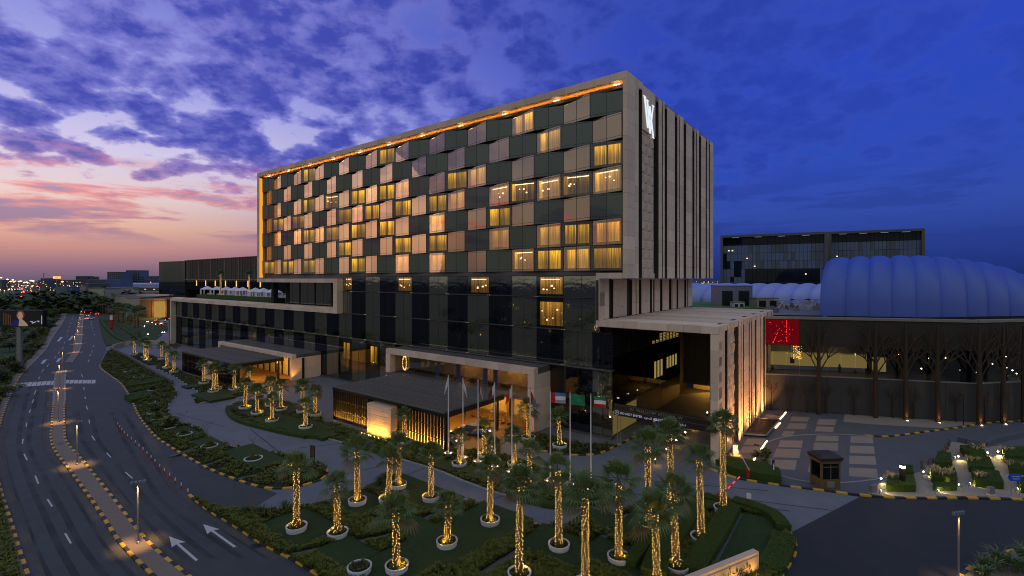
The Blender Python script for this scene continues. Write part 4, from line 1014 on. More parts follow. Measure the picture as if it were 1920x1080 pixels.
def hedge_mesh(poly, z0, z1, seed, mat='hedge', dens=42, leaf=.07):
    """clipped hedge: a solid core with a skin of small leaves"""
    rr = random.Random(seed); core = MB().prism(poly, z0, z1-.03); n = len(poly)
    area = abs(sum(poly[i][0]*poly[(i+1) % n][1]-poly[(i+1) % n][0]*poly[i][1] for i in range(n)))/2
    xs = [p[0] for p in poly]; ys = [p[1] for p in poly]
    def leafq(x, y, z):
        a = rr.uniform(0, 6.28); b = rr.uniform(-1, 1); s = leaf*rr.uniform(.6, 1.3); d = Vector((math.cos(a), math.sin(a), b)).normalized()*s; e = Vector((-math.sin(a), math.cos(a), rr.uniform(-.6, .6)))*s*.6
        c = Vector((x, y, z)); core.add([c-d, c+e, c+d, c-e], [(0, 1, 2, 3)])
    for k in range(int(min(3500, area*dens))):
        for _ in range(20):
            x, y = rr.uniform(min(xs), max(xs)), rr.uniform(min(ys), max(ys))
            if in_poly(x, y, poly): leafq(x, y, z1-.03+rr.uniform(0, .07)); break
    for i in range(n):
        a, b = poly[i], poly[(i+1) % n]; L = math.dist(a, b)
        for k in range(int(min(900, L*(z1-z0)*dens))):
            t = rr.random(); leafq(a[0]+(b[0]-a[0])*t+rr.uniform(-.05, .05), a[1]+(b[1]-a[1])*t+rr.uniform(-.05, .05), z0+rr.random()*(z1-z0))
    return core.mesh('hedge', M[mat])
def hedge(px, h, label, z0=.05, mat='hedge', dens=42):
    poly = [UV2(p) for p in px]; c = (sum(p[0] for p in poly)/len(poly), sum(p[1] for p in poly)/len(poly))
    me = hedge_mesh([(p[0]-c[0], p[1]-c[1]) for p in poly], 0, h, hash(label) % 1000 if False else len(label)*7, mat, dens)
    o = inst(me, 'hedge', None, (*c, z0)); return tag(o, label, 'hedge', 'clipped hedges')
def band(pts, w):
    """hedge outline along a ground line"""
    L = []; Rr = []
    for i, p in enumerate(pts):
        a = Vector(pts[max(0, i-1)]); b = Vector(pts[min(len(pts)-1, i+1)]); d = (b-a).normalized(); n = Vector((-d.y, d.x))*w
        L.append((p[0]+n.x, p[1]+n.y)); Rr.append((p[0]-n.x, p[1]-n.y))
    return L+Rr[::-1]
def hedge_line(px, w, h, label, z0=.05, dens=42):
    poly = band(G(px, 3), w); c = (sum(p[0] for p in poly)/len(poly), sum(p[1] for p in poly)/len(poly))
    o = inst(hedge_mesh([(p[0]-c[0], p[1]-c[1]) for p in poly], 0, h, len(label), 'hedge', dens), 'hedge', None, (*c, z0)); return tag(o, label, 'hedge', 'clipped hedges')
hedge_line([(1375,948),(1418,961),(1452,977),(1470,1000)], .6, .75, 'clipped hedge following the kerb by the right lawn corner')
hedge_line([(1262,955),(1250,985),(1215,1025),(1180,1070)], .5, .8, 'dark clipped hedge left of the nearest right palm')
hedge_line([(1300,945),(1285,985),(1240,1050),(1225,1090)], .9, .85, 'broad clipped hedge running between the right palms')
hedge_line([(1372,960),(1350,1000),(1325,1040),(1300,1085)], .8, .85, 'clipped hedge right of the hedge palm')
hedge_line([(1320,939),(1352,948),(1375,958)], .5, .6, 'short clipped hedge behind the tallest palm')
hedge_line([(1440,1075),(1462,1040),(1470,1010)], .9, .5, 'low hedge beside the monument sign')
hedge_line([(427,769),(434,782),(456,794),(505,807),(556,818),(600,822)], .35, .45, 'low curved hedge round the forecourt island')
hedge_line([(645,833),(700,847),(749,863)], .3, .4, 'low hedge below the feature wall')
hedge_line([(960,938),(1000,944),(1036,952),(1076,949),(1118,936)], .35, .45, 'low hedge round the end of the flag island')
for (q, lb) in ((((233,748),(270,740),(283,749),(246,757)), 'clipped hedge block in the roadside strip, second from the far end'), (((240,730),(290,722),(312,718),(300,712),(235,724)), 'long clipped hedge block by the ramp wall'), (((285,800),(322,793),(328,800),(290,808)), 'small clipped hedge by the bushy planter')):
    hedge(q, .7, lb)
# right-hand spotlit beds
RB = [(((1662,922),(1717,923),(1713,902),(1665,903)),.75,'spotlit hedge with the black light column'),(((1694,897),(1712,898),(1711,884),(1697,884)),.8,'small hedge behind the black light column'),
      (((1752,882),(1785,882),(1783,864),(1760,860)),1.0,'rounded hedge glowing yellow on its front'),(((1747,905),(1795,909),(1791,890),(1742,887)),.75,'spotlit hedge topped with feather grass in the middle bed'),
      (((1752,922),(1795,920),(1793,913),(1750,911)),.5,'low narrow hedge lit from the kerb'),(((1808,858),(1850,865),(1840,848),(1800,847)),.9,'hedge with feather grass at the back left'),(((1818,886),(1865,889),(1855,868),(1812,865)),.8,'dark hedge in the second row of beds'),
      (((1828,913),(1882,918),(1872,895),(1822,891)),.8,'hedge with a lit corner near the blue sign'),(((1885,869),(1935,868),(1925,850),(1878,850)),.9,'hedge under the bright spotlight at the back right'),(((1893,890),(1940,892),(1935,873),(1890,872)),.8,'hedge at the right edge, second row'),(((1915,925),(1950,925),(1945,908),(1908,905)),.7,'hedge cut by the right edge behind the blue sign')]
for q, h_, lb in RB: hedge(q, h_, lb, .02)
def feather(px, n, label, r_=.5, z=.8, h=.75):
    c = U(px[0], px[1], z); rr = random.Random(n); pts = [(rr.gauss(0, r_*1.3), rr.gauss(0, r_*.5), 0) for _ in range(n)]
    o = tuft_arr(rr, pts, h, .03, .8, 7).build('feather_grass', M['grass_dry'], None, (c.x, c.y, z-.05)); return tag(o, label, 'grass', 'clumps of feather grass')
feather((1674,895),12,'pale feather grass beside the black light column'); feather((1760,884),16,'pale feather grass on the middle hedge, left clump',.7); feather((1775,888),14,'pale feather grass on the middle hedge, right clump'); feather((1838,842),14,'pale feather grass on the back left hedge'); feather((1886,845),12,'pale feather grass under the bright spotlight'); feather((1839,894),9,'small tuft of feather grass near the blue sign',.3); feather((1822,864),12,'dull feather grass on the second row hedge'); feather((1895,870),10,'dull feather grass at the right edge',.7)
struct('bed_paving', MB().prism([UV2(p) for p in ((1640,931),(1729,934),(1792,933),(1850,934),(1935,937),(2050,938),(2050,840),(1850,836),(1785,828),(1775,842),(1748,870),(1725,885),(1690,892),(1655,900))], None, .012), M['plaza_light'])
# spotlights in the beds
def spot_lamp(px, aim, label, pw=45, emit=True):
    p = U(*px); o = thing('garden_spotlight', label, 'spotlight', (p.x, p.y, 0), 0, 'garden spotlights')
    MB().tube([(0,0,0),(0,0,.28)], .03, 6).box(-.12,.12,-.12,.12,0,.03).build('stake', M['grey'], o)
    q = U(*aim, .4); d = (q-Vector((p.x, p.y, .35))).normalized()
    MB().tube([Vector((0,0,.33))-d*.16, Vector((0,0,.33))+d*.12], [.07,.1], 8).build('housing', M['grey'], o)
    e = Vector((0,0,.33))+d*.125
    if emit:
        MB().tube([e, e+d*.03], [.1,.1], 8).build('lens', E['lampw'], o)
        light('SPOT', 'spot', e+d*.06, pw, YEL, .06, o, 95, e+d*3)
for k, (a, b, lb, pw) in enumerate((((1651,902),(1668,910),'garden spotlight left of the light column hedge',60),((1649,926),(1665,918),'garden spotlight by the small cabinet',60),((1729,889),(1752,890),'bright garden spotlight under the bollards',80),((1788,862),(1815,860),'left of two twin spotlights behind the yellow hedge',50),((1796,860),(1815,868),'right of two twin spotlights behind the yellow hedge',50),
        ((1757,926),(1772,916),'garden spotlight at the kerb below the middle bed',60),((1801,915),(1785,905),'garden spotlight right of the middle bed',60),((1816,912),(1830,905),'garden spotlight left of the third bed',60),((1852,853),(1846,858),'garden spotlight at the back bed',70),((1870,851),(1890,856),'brightest garden spotlight at the back right',150),((1905,922),(1925,915),'garden spotlight below the blue sign',60))):
    spot_lamp(a, b, lb, pw*3)
p = U(1768, 888); light('SPOT', 'bed_glow', (p.x-.1, p.y-.2, .3), 0.01, YEL, .05)
# ---- leaf-blob shrubs and trees
def leaf_mass(seed, n, rx, ry, rz, leaf=.16, lobes=7, flat=.0):
    rr = random.Random(seed); mb = MB()
    ls = [(Vector((rr.gauss(0, rx*.42), rr.gauss(0, ry*.42), rr.gauss(0, rz*.36))), rr.uniform(.38, .62)) for _ in range(lobes)]
    for k in range(n):
        c, s = ls[k % lobes]; d = Vector((rr.gauss(0, 1), rr.gauss(0, 1), rr.gauss(0, 1))).normalized(); u = rr.random()**.45
        p = c+Vector((d.x*rx, d.y*ry, d.z*rz))*s*u; a = rr.uniform(0, 6.28); l = leaf*rr.uniform(.6, 1.4)
        e = Vector((math.cos(a), math.sin(a), rr.uniform(-.7, .7)))*l; f = Vector((-math.sin(a), math.cos(a), rr.uniform(-.7, .7)))*l*.55
        mb.add([p-e, p+f, p+e, p-f], [(0, 1, 2, 3)])
    return mb
TREE_M = [(leaf_mass(s, 1500, 2.6, 2.6, 1.9, .22, 9).mesh('crown', M['leaf2' if s % 2 else 'leaf'])) for s in range(4)]
TRK = MB().tube([(0,0,0),(.05,.03,.9),(-.04,.1,1.9)], [.16,.12,.07], 7).tube([(0,.02,1.1),(.7,.2,2.2)], [.08,.03], 5).tube([(0,.02,1.2),(-.6,-.3,2.3)], [.08,.03], 5).mesh('trunk', M['twig'])
SHM = [leaf_mass(20+s, 420, .75, .75, .5, .13, 6).mesh('foliage', M['leaf2' if s % 2 else 'leaf']) for s in range(3)]
SHT = MB().tube([(0,0,0),(.03,.02,.3)], [.05,.03], 5).mesh('stem', M['twig'])
def tree(px, sc, label, v, pos=None, grp='roadside trees'):
    p = Vector((*pos, 0)) if pos else U(*px); o = thing('tree', label, 'tree', (p.x, p.y, -.03), R.random()*6, grp)
    inst(TRK, 'trunk', o, (0,0,0), 0, sc); inst(TREE_M[v % 4], 'crown', o, (0, 0, 2.35*sc), R.random()*6, (sc, sc, sc*.85)); return o
def shrub(px, sc, label, v, z=0., pos=None, grp='garden shrubs', cat='shrub'):
    p = Vector((*pos, 0)) if pos else U(*px); o = thing('shrub', label, cat, (p.x, p.y, z), R.random()*6, grp)
    inst(SHT, 'stem', o, (0,0,0), 0, sc); inst(SHM[v % 3], 'foliage', o, (0, 0, .45*sc), R.random()*6, sc); return o
# planters of the roadside strip
for k, (px, d, lb, sh) in enumerate((((240,695),2.2,'wide empty ring planter at the far end of the strip',0),((229.5,687.5),1.9,'small ring planter farthest along the strip',0),((259.5,706.5),2.2,'ring planter third along the roadside strip',0),((273,716),2.2,'ring planter with a small shrub beside the ramp wall',1),((287,730),2.0,'ring planter with a dark shrub near the wall end',1),((290,740),2.2,'ring planter on the long hedge block',0),((281,754),2.0,'ring planter half lost in ground cover',0),((288,772.5),2.2,'ring planter with low shrub in mid strip',1),((296,784),2.2,'ring planter just above the bushy one',1),((318,800),2.3,'big planter with a dense round bush',2),((346,813),2.2,'ring planter below the first bare tree',0),((392.5,836),2.3,'ring planter below the second bare tree',0),((475,860),2.4,'ring planter in the largest strip lawn',0),((542,882),1.9,'planter under the glowing bare tree',0))):
    o, p, s = planter(px, 'white %s' % lb, d*.86, -.24, 'ring planters along the roadside strip')
    shrub(None, (.75, 1.0, 1.9)[sh], 'dark shrub in the %s' % lb, k, .15, (p.x, p.y))
def bare_tree(px, h, label, seed, lit=False):
    rr = random.Random(seed); mb = MB()
    def br(p, d, L, r, lv):
        e = p+d*L; mb.tube([p, p.lerp(e, .5)+Vector((rr.gauss(0,.03), rr.gauss(0,.03), 0)), e], [r, r*.8, r*.55], 4, False)
        if lv == 0: return
        for k in range(3 if lv > 1 else 4):
            dd = (d+Vector((rr.gauss(0,.45), rr.gauss(0,.45), rr.uniform(0,.35)))).normalized(); br(e if k else p.lerp(e, .75), dd, L*rr.uniform(.55, .8), r*.55, lv-1)
    p = U(*px); o = thing('bare_tree', label, 'tree', (p.x, p.y, .1), 0, 'leafless young trees')
    br(Vector((0,0,0)), Vector((0,0,1)), h*.32, .035, 4); mb.build('branches', M['twig'], o)
    if lit: light('POINT', 'tree_uplight', (.25, -.25, .5), 70, WARM, .05, o)
bare_tree((343,806), 3.2, 'leafless sapling nearest the driveway bend', 1); bare_tree((388,824), 3.0, 'leafless sapling second along the driveway edge', 2); bare_tree((476,853), 3.0, 'leafless sapling on the largest strip lawn', 3); bare_tree((541,876), 2.6, 'leafless sapling lit golden in its planter', 4, True); bare_tree((474,972), 3.2, 'leafless sapling at the tip of the front lawn', 5)
for k, (px, lb) in enumerate((((462,967),'first spiky agave by the lawn tip'),((490,966),'second spiky agave by the lawn tip'),((535,960),'largest spiky agave by the lawn kerb'),((712,912),'spiky agave at the driveway bend'),((1140,970),'spiky agave by the lower bend'),((1075,842),'spiky agave before the podium glass'),((1005,835),'spiky agave left of the podium bed'))):
    rr = random.Random(k); c = U(*px); tag(tuft_arr(rr, [(0,0,0)]*5, .95, .05, 1.0, 7).build('agave', M['leaf2'], None, (c.x, c.y, .1)), lb, 'agave', 'agaves')
for k, (px, sc, lb) in enumerate((((1660/1.0*0+1120,1003),1.2,'dark shrub below the bend by the tall palms'),((1085,1000),1.1,'dark shrub on the garden path corner'),((1100,1015),.9,'small dark shrub behind the dense palm'),((1423,868),1.6,'round clipped tree on the plaza bed'))): shrub(px, sc, lb, k)
hedge(((1340,874),(1376,892),(1424,902),(1465,908),(1461,892),(1430,880),(1352,866)), .9, 'clipped hedge island beside the plaza barrier', .02)
# ------------------------------------------------------------------ street lamps
LP = MB().tube([(0,0,0),(0,0,5.05)], [.07,.055], 8).lathe([(.14,0),(.14,.12),(.08,.16)], 8).mesh('pole', M['grey'])
LH = MB().tube([(-.42,0,4.98),(-.42,0,5.2)], .11, 8).tube([(.42,0,4.98),(.42,0,5.2)], .11, 8).tube([(-.14,0,4.98),(-.14,0,5.2)], .1, 8).tube([(.14,0,4.98),(.14,0,5.2)], .1, 8).box(-.5,.5,-.03,.03,5.08,5.13).mesh('lamp_head', M['grey'])
LG = MB().tube([(-.14,0,4.95),(-.14,0,4.975)], .08, 8).tube([(.14,0,4.95),(.14,0,4.975)], .08, 8).tube([(-.42,0,4.95),(-.42,0,4.975)], .08, 8).tube([(.42,0,4.95),(.42,0,4.975)], .08, 8).mesh('lens', M['grey'])
def street_lamp(p, label, rot=0., pw=900, z=.13):
    o = thing('street_lamp', label, 'street lamp', (p[0], p[1], z), rot, 'lamps along the median')
    inst(LP, 'pole', o); inst(LH, 'lamp_head', o); inst(LG, 'lens', o)
    ll = light('SPOT', 'lamp_light', (.0, -.15, 4.9), pw, (1., .54, .17), .08, o, 54, (0, 0, 0)); ll.data.spot_blend = 1.
    return o
mc = [(258.5,1021),(144.5,873),(109,793),(111,730),(117,697)]
wl = ['nearest to the camera','second from the camera','third from the camera, on the narrow part','fourth from the camera, before the crossing','fifth from the camera, at the median tip','sixth, first beyond the gap','seventh along the median','eighth along the median','ninth along the median','tenth along the median','eleventh along the median','twelfth, farthest lit on the median']
for k, px in enumerate(mc+[(140,661),(146,645),(148,628),(150,613),(152,600),(154,590),(156,582)]):
    street_lamp(UV2(px), 'slim street lamp on the median, %s' % wl[k], .5, 2100)
p = U(1797, 1092); o = street_lamp(p, 'slim street lamp at the lower right corner beside the junction', .2, 1300, .0)
# ------------------------------------------------------------------ red and white delineators
n = 18; ends = ['first','second','third','fourth','fifth','sixth','seventh','eighth','ninth','tenth','eleventh','twelfth','thirteenth','fourteenth','fifteenth','sixteenth','seventeenth','last']
DL = (MB().lathe([(.11,0),(.11,.06),(.05,.08),(.05,.36),(0,.36)], 8).mesh('lower_post', M['red']), MB().lathe([(.052,.36),(.052,.66),(0,.67)], 8).mesh('upper_post', M['white']), MB().lathe([(.055,.66),(.055,.78),(.0,.8)], 8).mesh('tip', M['red']))
line = resample(G([(221,800),(232,816),(246,828),(262,843),(282,862),(303,884),(325,904),(340,917),(353,929)]), .2)
for k in range(n):
    q = line[int(k*(len(line)-1)/(n-1))]; o = thing('delineator', 'red and white flexible post dividing the slip road, %s from the far end' % ends[k], 'post', (*q, .006), 0, 'delineator posts')
    inst(DL[0], 'lower_post', o); inst(DL[1], 'upper_post', o)
# ------------------------------------------------------------------ flags
def flag_mat(name, cols, vert=False, first=None):
    m, b, q = nmat(name); uv = q.n('ShaderNodeTexCoord').outputs['UV']; s = q.n('ShaderNodeSeparateXYZ'); q.put(s.inputs[0], uv)
    v = s.outputs[0] if vert else q.m('SUBTRACT', 1., s.outputs[1])
    rp = q.n('ShaderNodeValToRGB'); rp.color_ramp.interpolation = 'CONSTANT'; e = rp.color_ramp.elements
    while len(e) < len(cols): e.new(.5)
    for k, c in enumerate(cols): e[k].position = k/len(cols); e[k].color = (*c, 1)
    q.put(rp.inputs[0], v); c = rp.outputs[0]
    if first: c = q.mix(q.m('LESS_THAN', s.outputs[0], first[0]), c, (*first[1], 1))
    q.put(b.inputs['Base Color'], c); b.inputs['Roughness'].default_value = .8; return m
rd, gn, wh, bk, mr, bl = (.5,.012,.02), (.01,.22,.10), (.75,.75,.8), (.02,.02,.02), (.25,.01,.05), (.08,.2,.45)
FL = [('plain white', flag_mat('flag_white', [wh, wh]), .15), ('off-white', flag_mat('flag_cream', [wh, (.65,.65,.7)]), .15), ('red and white striped', flag_mat('flag_stripes', [rd, wh]*6+[rd], False, (.4, (.03,.05,.25))), .2), ('maroon and white', flag_mat('flag_maroon', [mr, mr], False, (.33, wh)), .35),
      ('red and white', flag_mat('flag_redwhite', [rd, rd], False, (.33, wh)), .3), ('red, white and blue-green', flag_mat('flag_mix', [rd, rd, bl, bl], True), .3), ('red with pale bands', flag_mat('flag_redbands', [bl, wh, (.35,.35,.4)], False, (.3, rd)), .95), ('green with white writing', flag_mat('flag_green', [gn, gn, wh, gn, gn] if False else [gn, gn], False), .9), ('green, white and red', flag_mat('flag_tricolour', [gn, wh, rd], False, (.18, bk)), .9)]
def flag_mesh(op, mat, seed):
    """cloth hanging from the pole; op 0 = limp, 1 = spread by the wind"""
    rr = random.Random(seed); nx, nz, L, Hh = 12, 9, 1.75, 1.15; mb = MB(); vs = []; uv = []
    for i in range(nx+1):
        u = i/nx
        for j in range(nz+1):
            v = j/nz; x = L*u*(.16+.80*op)+.05; dr = L*u*(1-op)*.92
            y = .10*math.sin(u*9+seed)*u*(1.3-op)+.05*math.sin(v*5+u*6); hgt = Hh*(1-(1-op)*.18*u)
            vs.append((x*(1-.25*(1-op)*v), y+.10*(1-op)*math.sin(v*11+u*4), -dr-(1-v)*hgt)); uv.append((u, v))
    fs = [(i*(nz+1)+j, (i+1)*(nz+1)+j, (i+1)*(nz+1)+j+1, i*(nz+1)+j+1) for i in range(nx) for j in range(nz)]
    me = MB().add(vs, fs).mesh('flag_cloth', mat, True); ul = me.uv_layers.new()
    for lp_ in me.loops: ul.data[lp_.index].uv = uv[lp_.vertex_index]
    return me
tops = [(838.7,704),(867.5,709),(895.7,712.5),(926.5,717.5),(959,722.5),(993,729),(1031,733),(1067.5,736),(1107,739.5)]
bases = [(840.7,853),(868,861),(896.4,869),(927.5,878),(959.7,888),(994,897),(1032,905),(1069,912),(1107.8,921)]
PB = MB().box(-.55,.55,-.45,.45,-.1,.32).mesh('plinth', M['stone'])
for k in range(9):
    p = U(*bases[k], .1); ht = (bases[k][1]-tops[k][1])/F*p.y
    o = thing('flagpole', 'tall white flagpole, %s from the left, flying a %s flag' % (['first','second','third','fourth','fifth','sixth','seventh','eighth','ninth'][k], FL[k][0]), 'flagpole', (p.x, p.y, .1), 0, 'flagpoles on the island')
    MB().tube([(0,0,.2),(0,0,ht)], [.09,.05], 10).build('pole', M['pole'], o); MB().lathe([(0,-.1),(.1,0),(0,.1)], 10, (0,0,ht+.08)).build('finial', M['wood'], o)
    inst(PB, 'plinth', o, (0,0,0), HROT)
    sg = -1 if k in (0, 3, 4) else 1
    f = inst(flag_mesh(FL[k][2], FL[k][1], k), 'flag', o, (0, 0, ht-.15)); f.scale = (sg, 1., 1.); f['label'] = '%s flag' % FL[k][0]
    for dx in (-.35, .35): MB().lathe([(.06,0),(.07,.05),(0,.09)], 8, (dx,-.3,.33)).build('uplight', E['lamp'], o)
    if k == 7: put = inst(text_mesh('\u2014\u2014', .3, M['white'], .01), 'emblem', f, (.8, -.02, -.62)); put.rotation_euler = (rad(90), 0, 0)
    light('SPOT', 'pole_uplight', (.3, -.35, .4), 150, (1,.62,.3), .05, o, 50, (0, 0, 4.5))
# ------------------------------------------------------------------ guard booth, barriers, bollards, signs
p = U(1547, 911); o = thing('guard_booth', 'small bronze guard booth with domed roof on the plaza', 'booth', (p.x, p.y, 0), rad(4))
MB().box(-1.05,1.05,-.85,.85,0,1.05).build('base', M['wood'], o)
for sx_ in (-1, 1):
    for sy_ in (-1, 1): MB().box(sx_*.98-.09, sx_*.98+.09, sy_*.78-.09, sy_*.78+.09, 1.05, 2.75).build('post', M['wood'], o)
for (x0,x1,y0,y1) in ((-.89,-.05,-.82,-.78),(.05,.89,-.82,-.78),(-.89,.89,.78,.82),(-1.02,-.98,-.69,.69),(.98,1.02,-.69,.69)): MB().box(x0,x1,y0,y1,1.06,2.6).build('window', M['glass_pod_b'], o)
MB().box(-.05,.05,-.84,-.76,1.05,2.6).box(-.9,.9,-.85,-.75,2.3,2.38).build('mullion', M['wood'], o)
MB().box(-1.12,1.12,-.92,.92,2.72,3.0).build('cornice', M['wood'], o)
MB().add([(-1.2,-1.,3.0),(1.2,-1.,3.0),(1.2,1.,3.0),(-1.2,1.,3.0),(-1.28,-1.08,3.35),(1.28,-1.08,3.35),(1.28,1.08,3.35),(-1.28,1.08,3.35),(-.9,-.7,3.62),(.9,-.7,3.62),(.9,.7,3.62),(-.9,.7,3.62)],[(0,1,5,4),(1,2,6,5),(2,3,7,6),(3,0,4,7),(4,5,9,8),(5,6,10,9),(6,7,11,10),(7,4,8,11),(8,9,10,11)]).build('roof', M['mall_dark'], o)
MB().box(-.4,.4,-.88,-.855,.2,.85).build('panel', M['grey'], o)
def barrier(px, ang, label, arm_el=50, L=3.2):
    p = U(*px); o = thing('barrier_gate', label, 'barrier', (p.x, p.y, .05), ang, 'barrier gates')
    MB().box(-.2,.2,-.17,.17,0,1.05).build('housing', M['red'], o); MB().box(-.24,.24,-.2,.2,0,.06).build('foot', M['dark_metal'], o)
    e = rad(arm_el); mb1, mb2 = MB(), MB()
    for k in range(8):
        a, b = k*L/8, (k+1)*L/8; (mb1 if k % 2 else mb2).bar((a*math.cos(e), -.22, .95+a*math.sin(e)), (b*math.cos(e), -.22, .95+b*math.sin(e)), .07)
    a_ = mb1.build('arm', M['white'] if arm_el > 90 else E['redd'], o); mb2.build('arm_band', M['red'] if arm_el < 90 else M['white'], o)
barrier((1403,897), 0, 'red barrier post with a raised white arm by the plaza hedge', 118, 3.4); barrier((1350,946), 0, 'red barrier with a glowing raised arm behind the tallest palm', 45, 2.6)
p = U(1378,853); o = thing('light_pillar', 'small glowing stone pillar light near the wall foot', 'lamp', (p.x, p.y, 0), rad(-10)); MB().box(-.3,.3,-.25,.25,.1,1.3).build('pillar', M['mall_beige'], o); MB().box(-.6,.6,-.4,.4,0,.1).build('base', M['stone'], o); light('POINT', 'pillar_light', (.1, -.6, .5), 60, WARM, .1, o)
for k, (px, h_, lb) in enumerate((((1594,855) if False else (1450,895),1.5,'thin black lettered post on the plaza hedge'),)):
    p = U(*px); o = thing('sign_post', lb, 'sign', (p.x, p.y, .05), 0); MB().box(-.12,.12,-.05,.05,0,1.9).build('post', M['black'], o); t_ = put_text('PARKING', .2, E['letters'], o, (0, -.06, 1.1)); t_.rotation_euler = (rad(90), rad(90), 0)
    MB().box(-.5,.5,-.3,.3,0,.3).build('base', M['stone'], o)
p = U(586,868); o = thing('totem_sign', 'dark blank totem sign at the driveway mouth', 'sign', (p.x, p.y, .1), rad(-30)); MB().box(-.35,.35,-.08,.08,.05,2.0).build('panel', M['black'], o); MB().box(-.4,.4,-.12,.12,0,.05).build('foot', M['dark_metal'], o)
p = U(1404,950); o = thing('card_reader', 'small white card reader on a post by the kerb', 'card reader', (p.x, p.y, .1), 0); MB().box(-.05,.05,-.05,.05,0,.7).build('post', M['grey'], o); MB().box(-.18,.18,-.12,.12,.7,1.15).build('head', M['white'], o)
p = U(1692,914); o = thing('light_column', 'square black light column with a white lit head in the hedge', 'lamp', (p.x, p.y, .05), rad(8)); MB().box(-.18,.18,-.18,.18,0,2.05).build('column', M['black'], o); MB().box(-.17,.17,-.17,.17,2.05,2.3).build('lens', E['lampw'], o); MB().box(-.2,.2,-.2,.2,2.3,2.42).build('cap', M['black'], o); light('POINT', 'column_light', (0, -.4, 2.1), 18, YEL, .1, o)
BO = MB().lathe([(.1,0),(.1,.95),(.06,1.0),(0,1.0)], 10).mesh('bollard', M['wood'])
for k, px in enumerate(((1728,878),(1740,876),(1749,874),(1757,868),(1764,861),(1769,855),(1773,849),(1777,843),(1780,837))):
    p = U(*px); tag(inst(BO, 'bollard', None, (p.x, p.y, 0)), 'bronze bollard in the row beside the cobbles, %s from the front' % ends[k], 'bollard', 'bronze bollards')
p = U(1903,928); o = thing('direction_sign', 'blue arrow shaped road sign on two thin posts', 'sign', (p.x, p.y, 0), rad(0))
z_ = 1.45; MB().add([(x, y, z) for y in (-.03, .03) for x, z in ((-.75, z_+.375), (-.5, z_+.72), (.6, z_+.72), (.6, z_), (-.5, z_))], [(0,1,2,3,4),(9,8,7,6,5),(0,5,6,1),(1,6,7,2),(2,7,8,3),(3,8,9,4),(4,9,5,0)]).build('panel', M['blue'], o)
for xx in (-.4, .45): MB().tube([(xx,0,0),(xx,0,z_)], .03, 6).build('post', M['grey'], o)
put_text('360 MALL', .2, M['white'], o, (.08, -.035, z_+.45)); put_text('PARKING', .16, M['white'], o, (.08, -.035, z_+.2))
for px, lb in (((1637,925),'small grey utility cabinet beside the kerb'),((1858,928),'small grey utility cabinet left of the blue sign')):
    p = U(*px); o = thing('utility_cabinet', lb, 'cabinet', (p.x, p.y, 0), 0, 'utility cabinets'); MB().box(-.28,.28,-.15,.15,.1,.85).build('body', M['grey'], o); MB().box(-.32,.32,-.2,.2,0,.1).build('plinth', M['stone'], o)
# low stone wall at the back of the beds
MBW = thing('low_wall', 'low grey stone wall behind the spotlit beds', 'wall'); pts = [UV2(q) for q in ((1797,828),(1812,832),(1848,838),(1862,830),(1920,818),(2000,808))]
for a, b in zip(pts[:-1], pts[1:]): MB().bar((*a, .35), (*b, .35), .5, .7).build('wall_block', M['plaza'], MBW)
# light strips set in the plaza paving
for k, (a, b) in enumerate((((1462,787),(1474,773)),((1454,803),(1463,793)),((1427,843),(1438,827)),((1412,866),(1416,858)))):
    A_, B_ = U(*a), U(*b); o = tag(MB().bar(A_+Vector((0,0,.03)), B_+Vector((0,0,.03)), .16, .06).build('ground_light', E['strip'], None), 'glowing linear light in the plaza paving, %s from the mall' % ends[k], 'light', 'linear ground lights')
# glazed ramp cover beside the stone wall
q = [U(*v, .35) for v in ((1417,784),(1462,787),(1437,816),(1392,813))]; o = thing('skylight', 'dark flat grid skylight panel beside the glowing stone wall', 'skylight', (0,0,0))
MB().prism([(v.x, v.y) for v in q], .0, .32).build('panel', M['dark_metal'], o); mbf = MB()
for a, b in zip(q, q[1:]+q[:1]): mbf.bar(a, b, .18, .2)
mbf.build('frame', M['grey'], o)
for t in np.linspace(.1, .9, 9): MB().bar(q[0].lerp(q[1], t), q[3].lerp(q[2], t), .05, .05).build('grid_bar', M['black'], o)
# ------------------------------------------------------------------ monument sign at the lower edge
A_, B_ = Vector((9.0, 31.0, 0)), Vector((18.6, 36.0, 0)); L = (B_-A_).length; ang = math.atan2(B_.y-A_.y, B_.x-A_.x)
o = thing('monument_sign', 'curved stone monument sign with dark lettering on a glowing golden face', 'sign', A_, ang)
MB().box(0, L, .03, .5, 0, 1.75).build('wall', M['stone'], o); MB().box(.15, L-.15, -.03, .02, .12, 1.5).build('face', M['mall_beige'], o)
put_text('\ufe8e\ufef3\ufeae\ufeee\ufe98\ufeb3\ufe83 \ufed1\ufead\ufeed\ufeaa\ufedf\ufe8d\ufeed', .62, M['black'], o, (L-3.0, -.05, 1.12)); put_text('WALDORF ASTORIA', .52, M['black'], o, (L-3.2, -.05, .58))
MB().box(.3, L-.3, -.42, -.34, .2, .28).build('floor_strip', E['strip'], o)
for k in range(5): light('SPOT', 'sign_washer', (L-1-k*2, -.75, .6), 75, WARM, .1, o, 120, (L-1-k*2, 0, 1.))
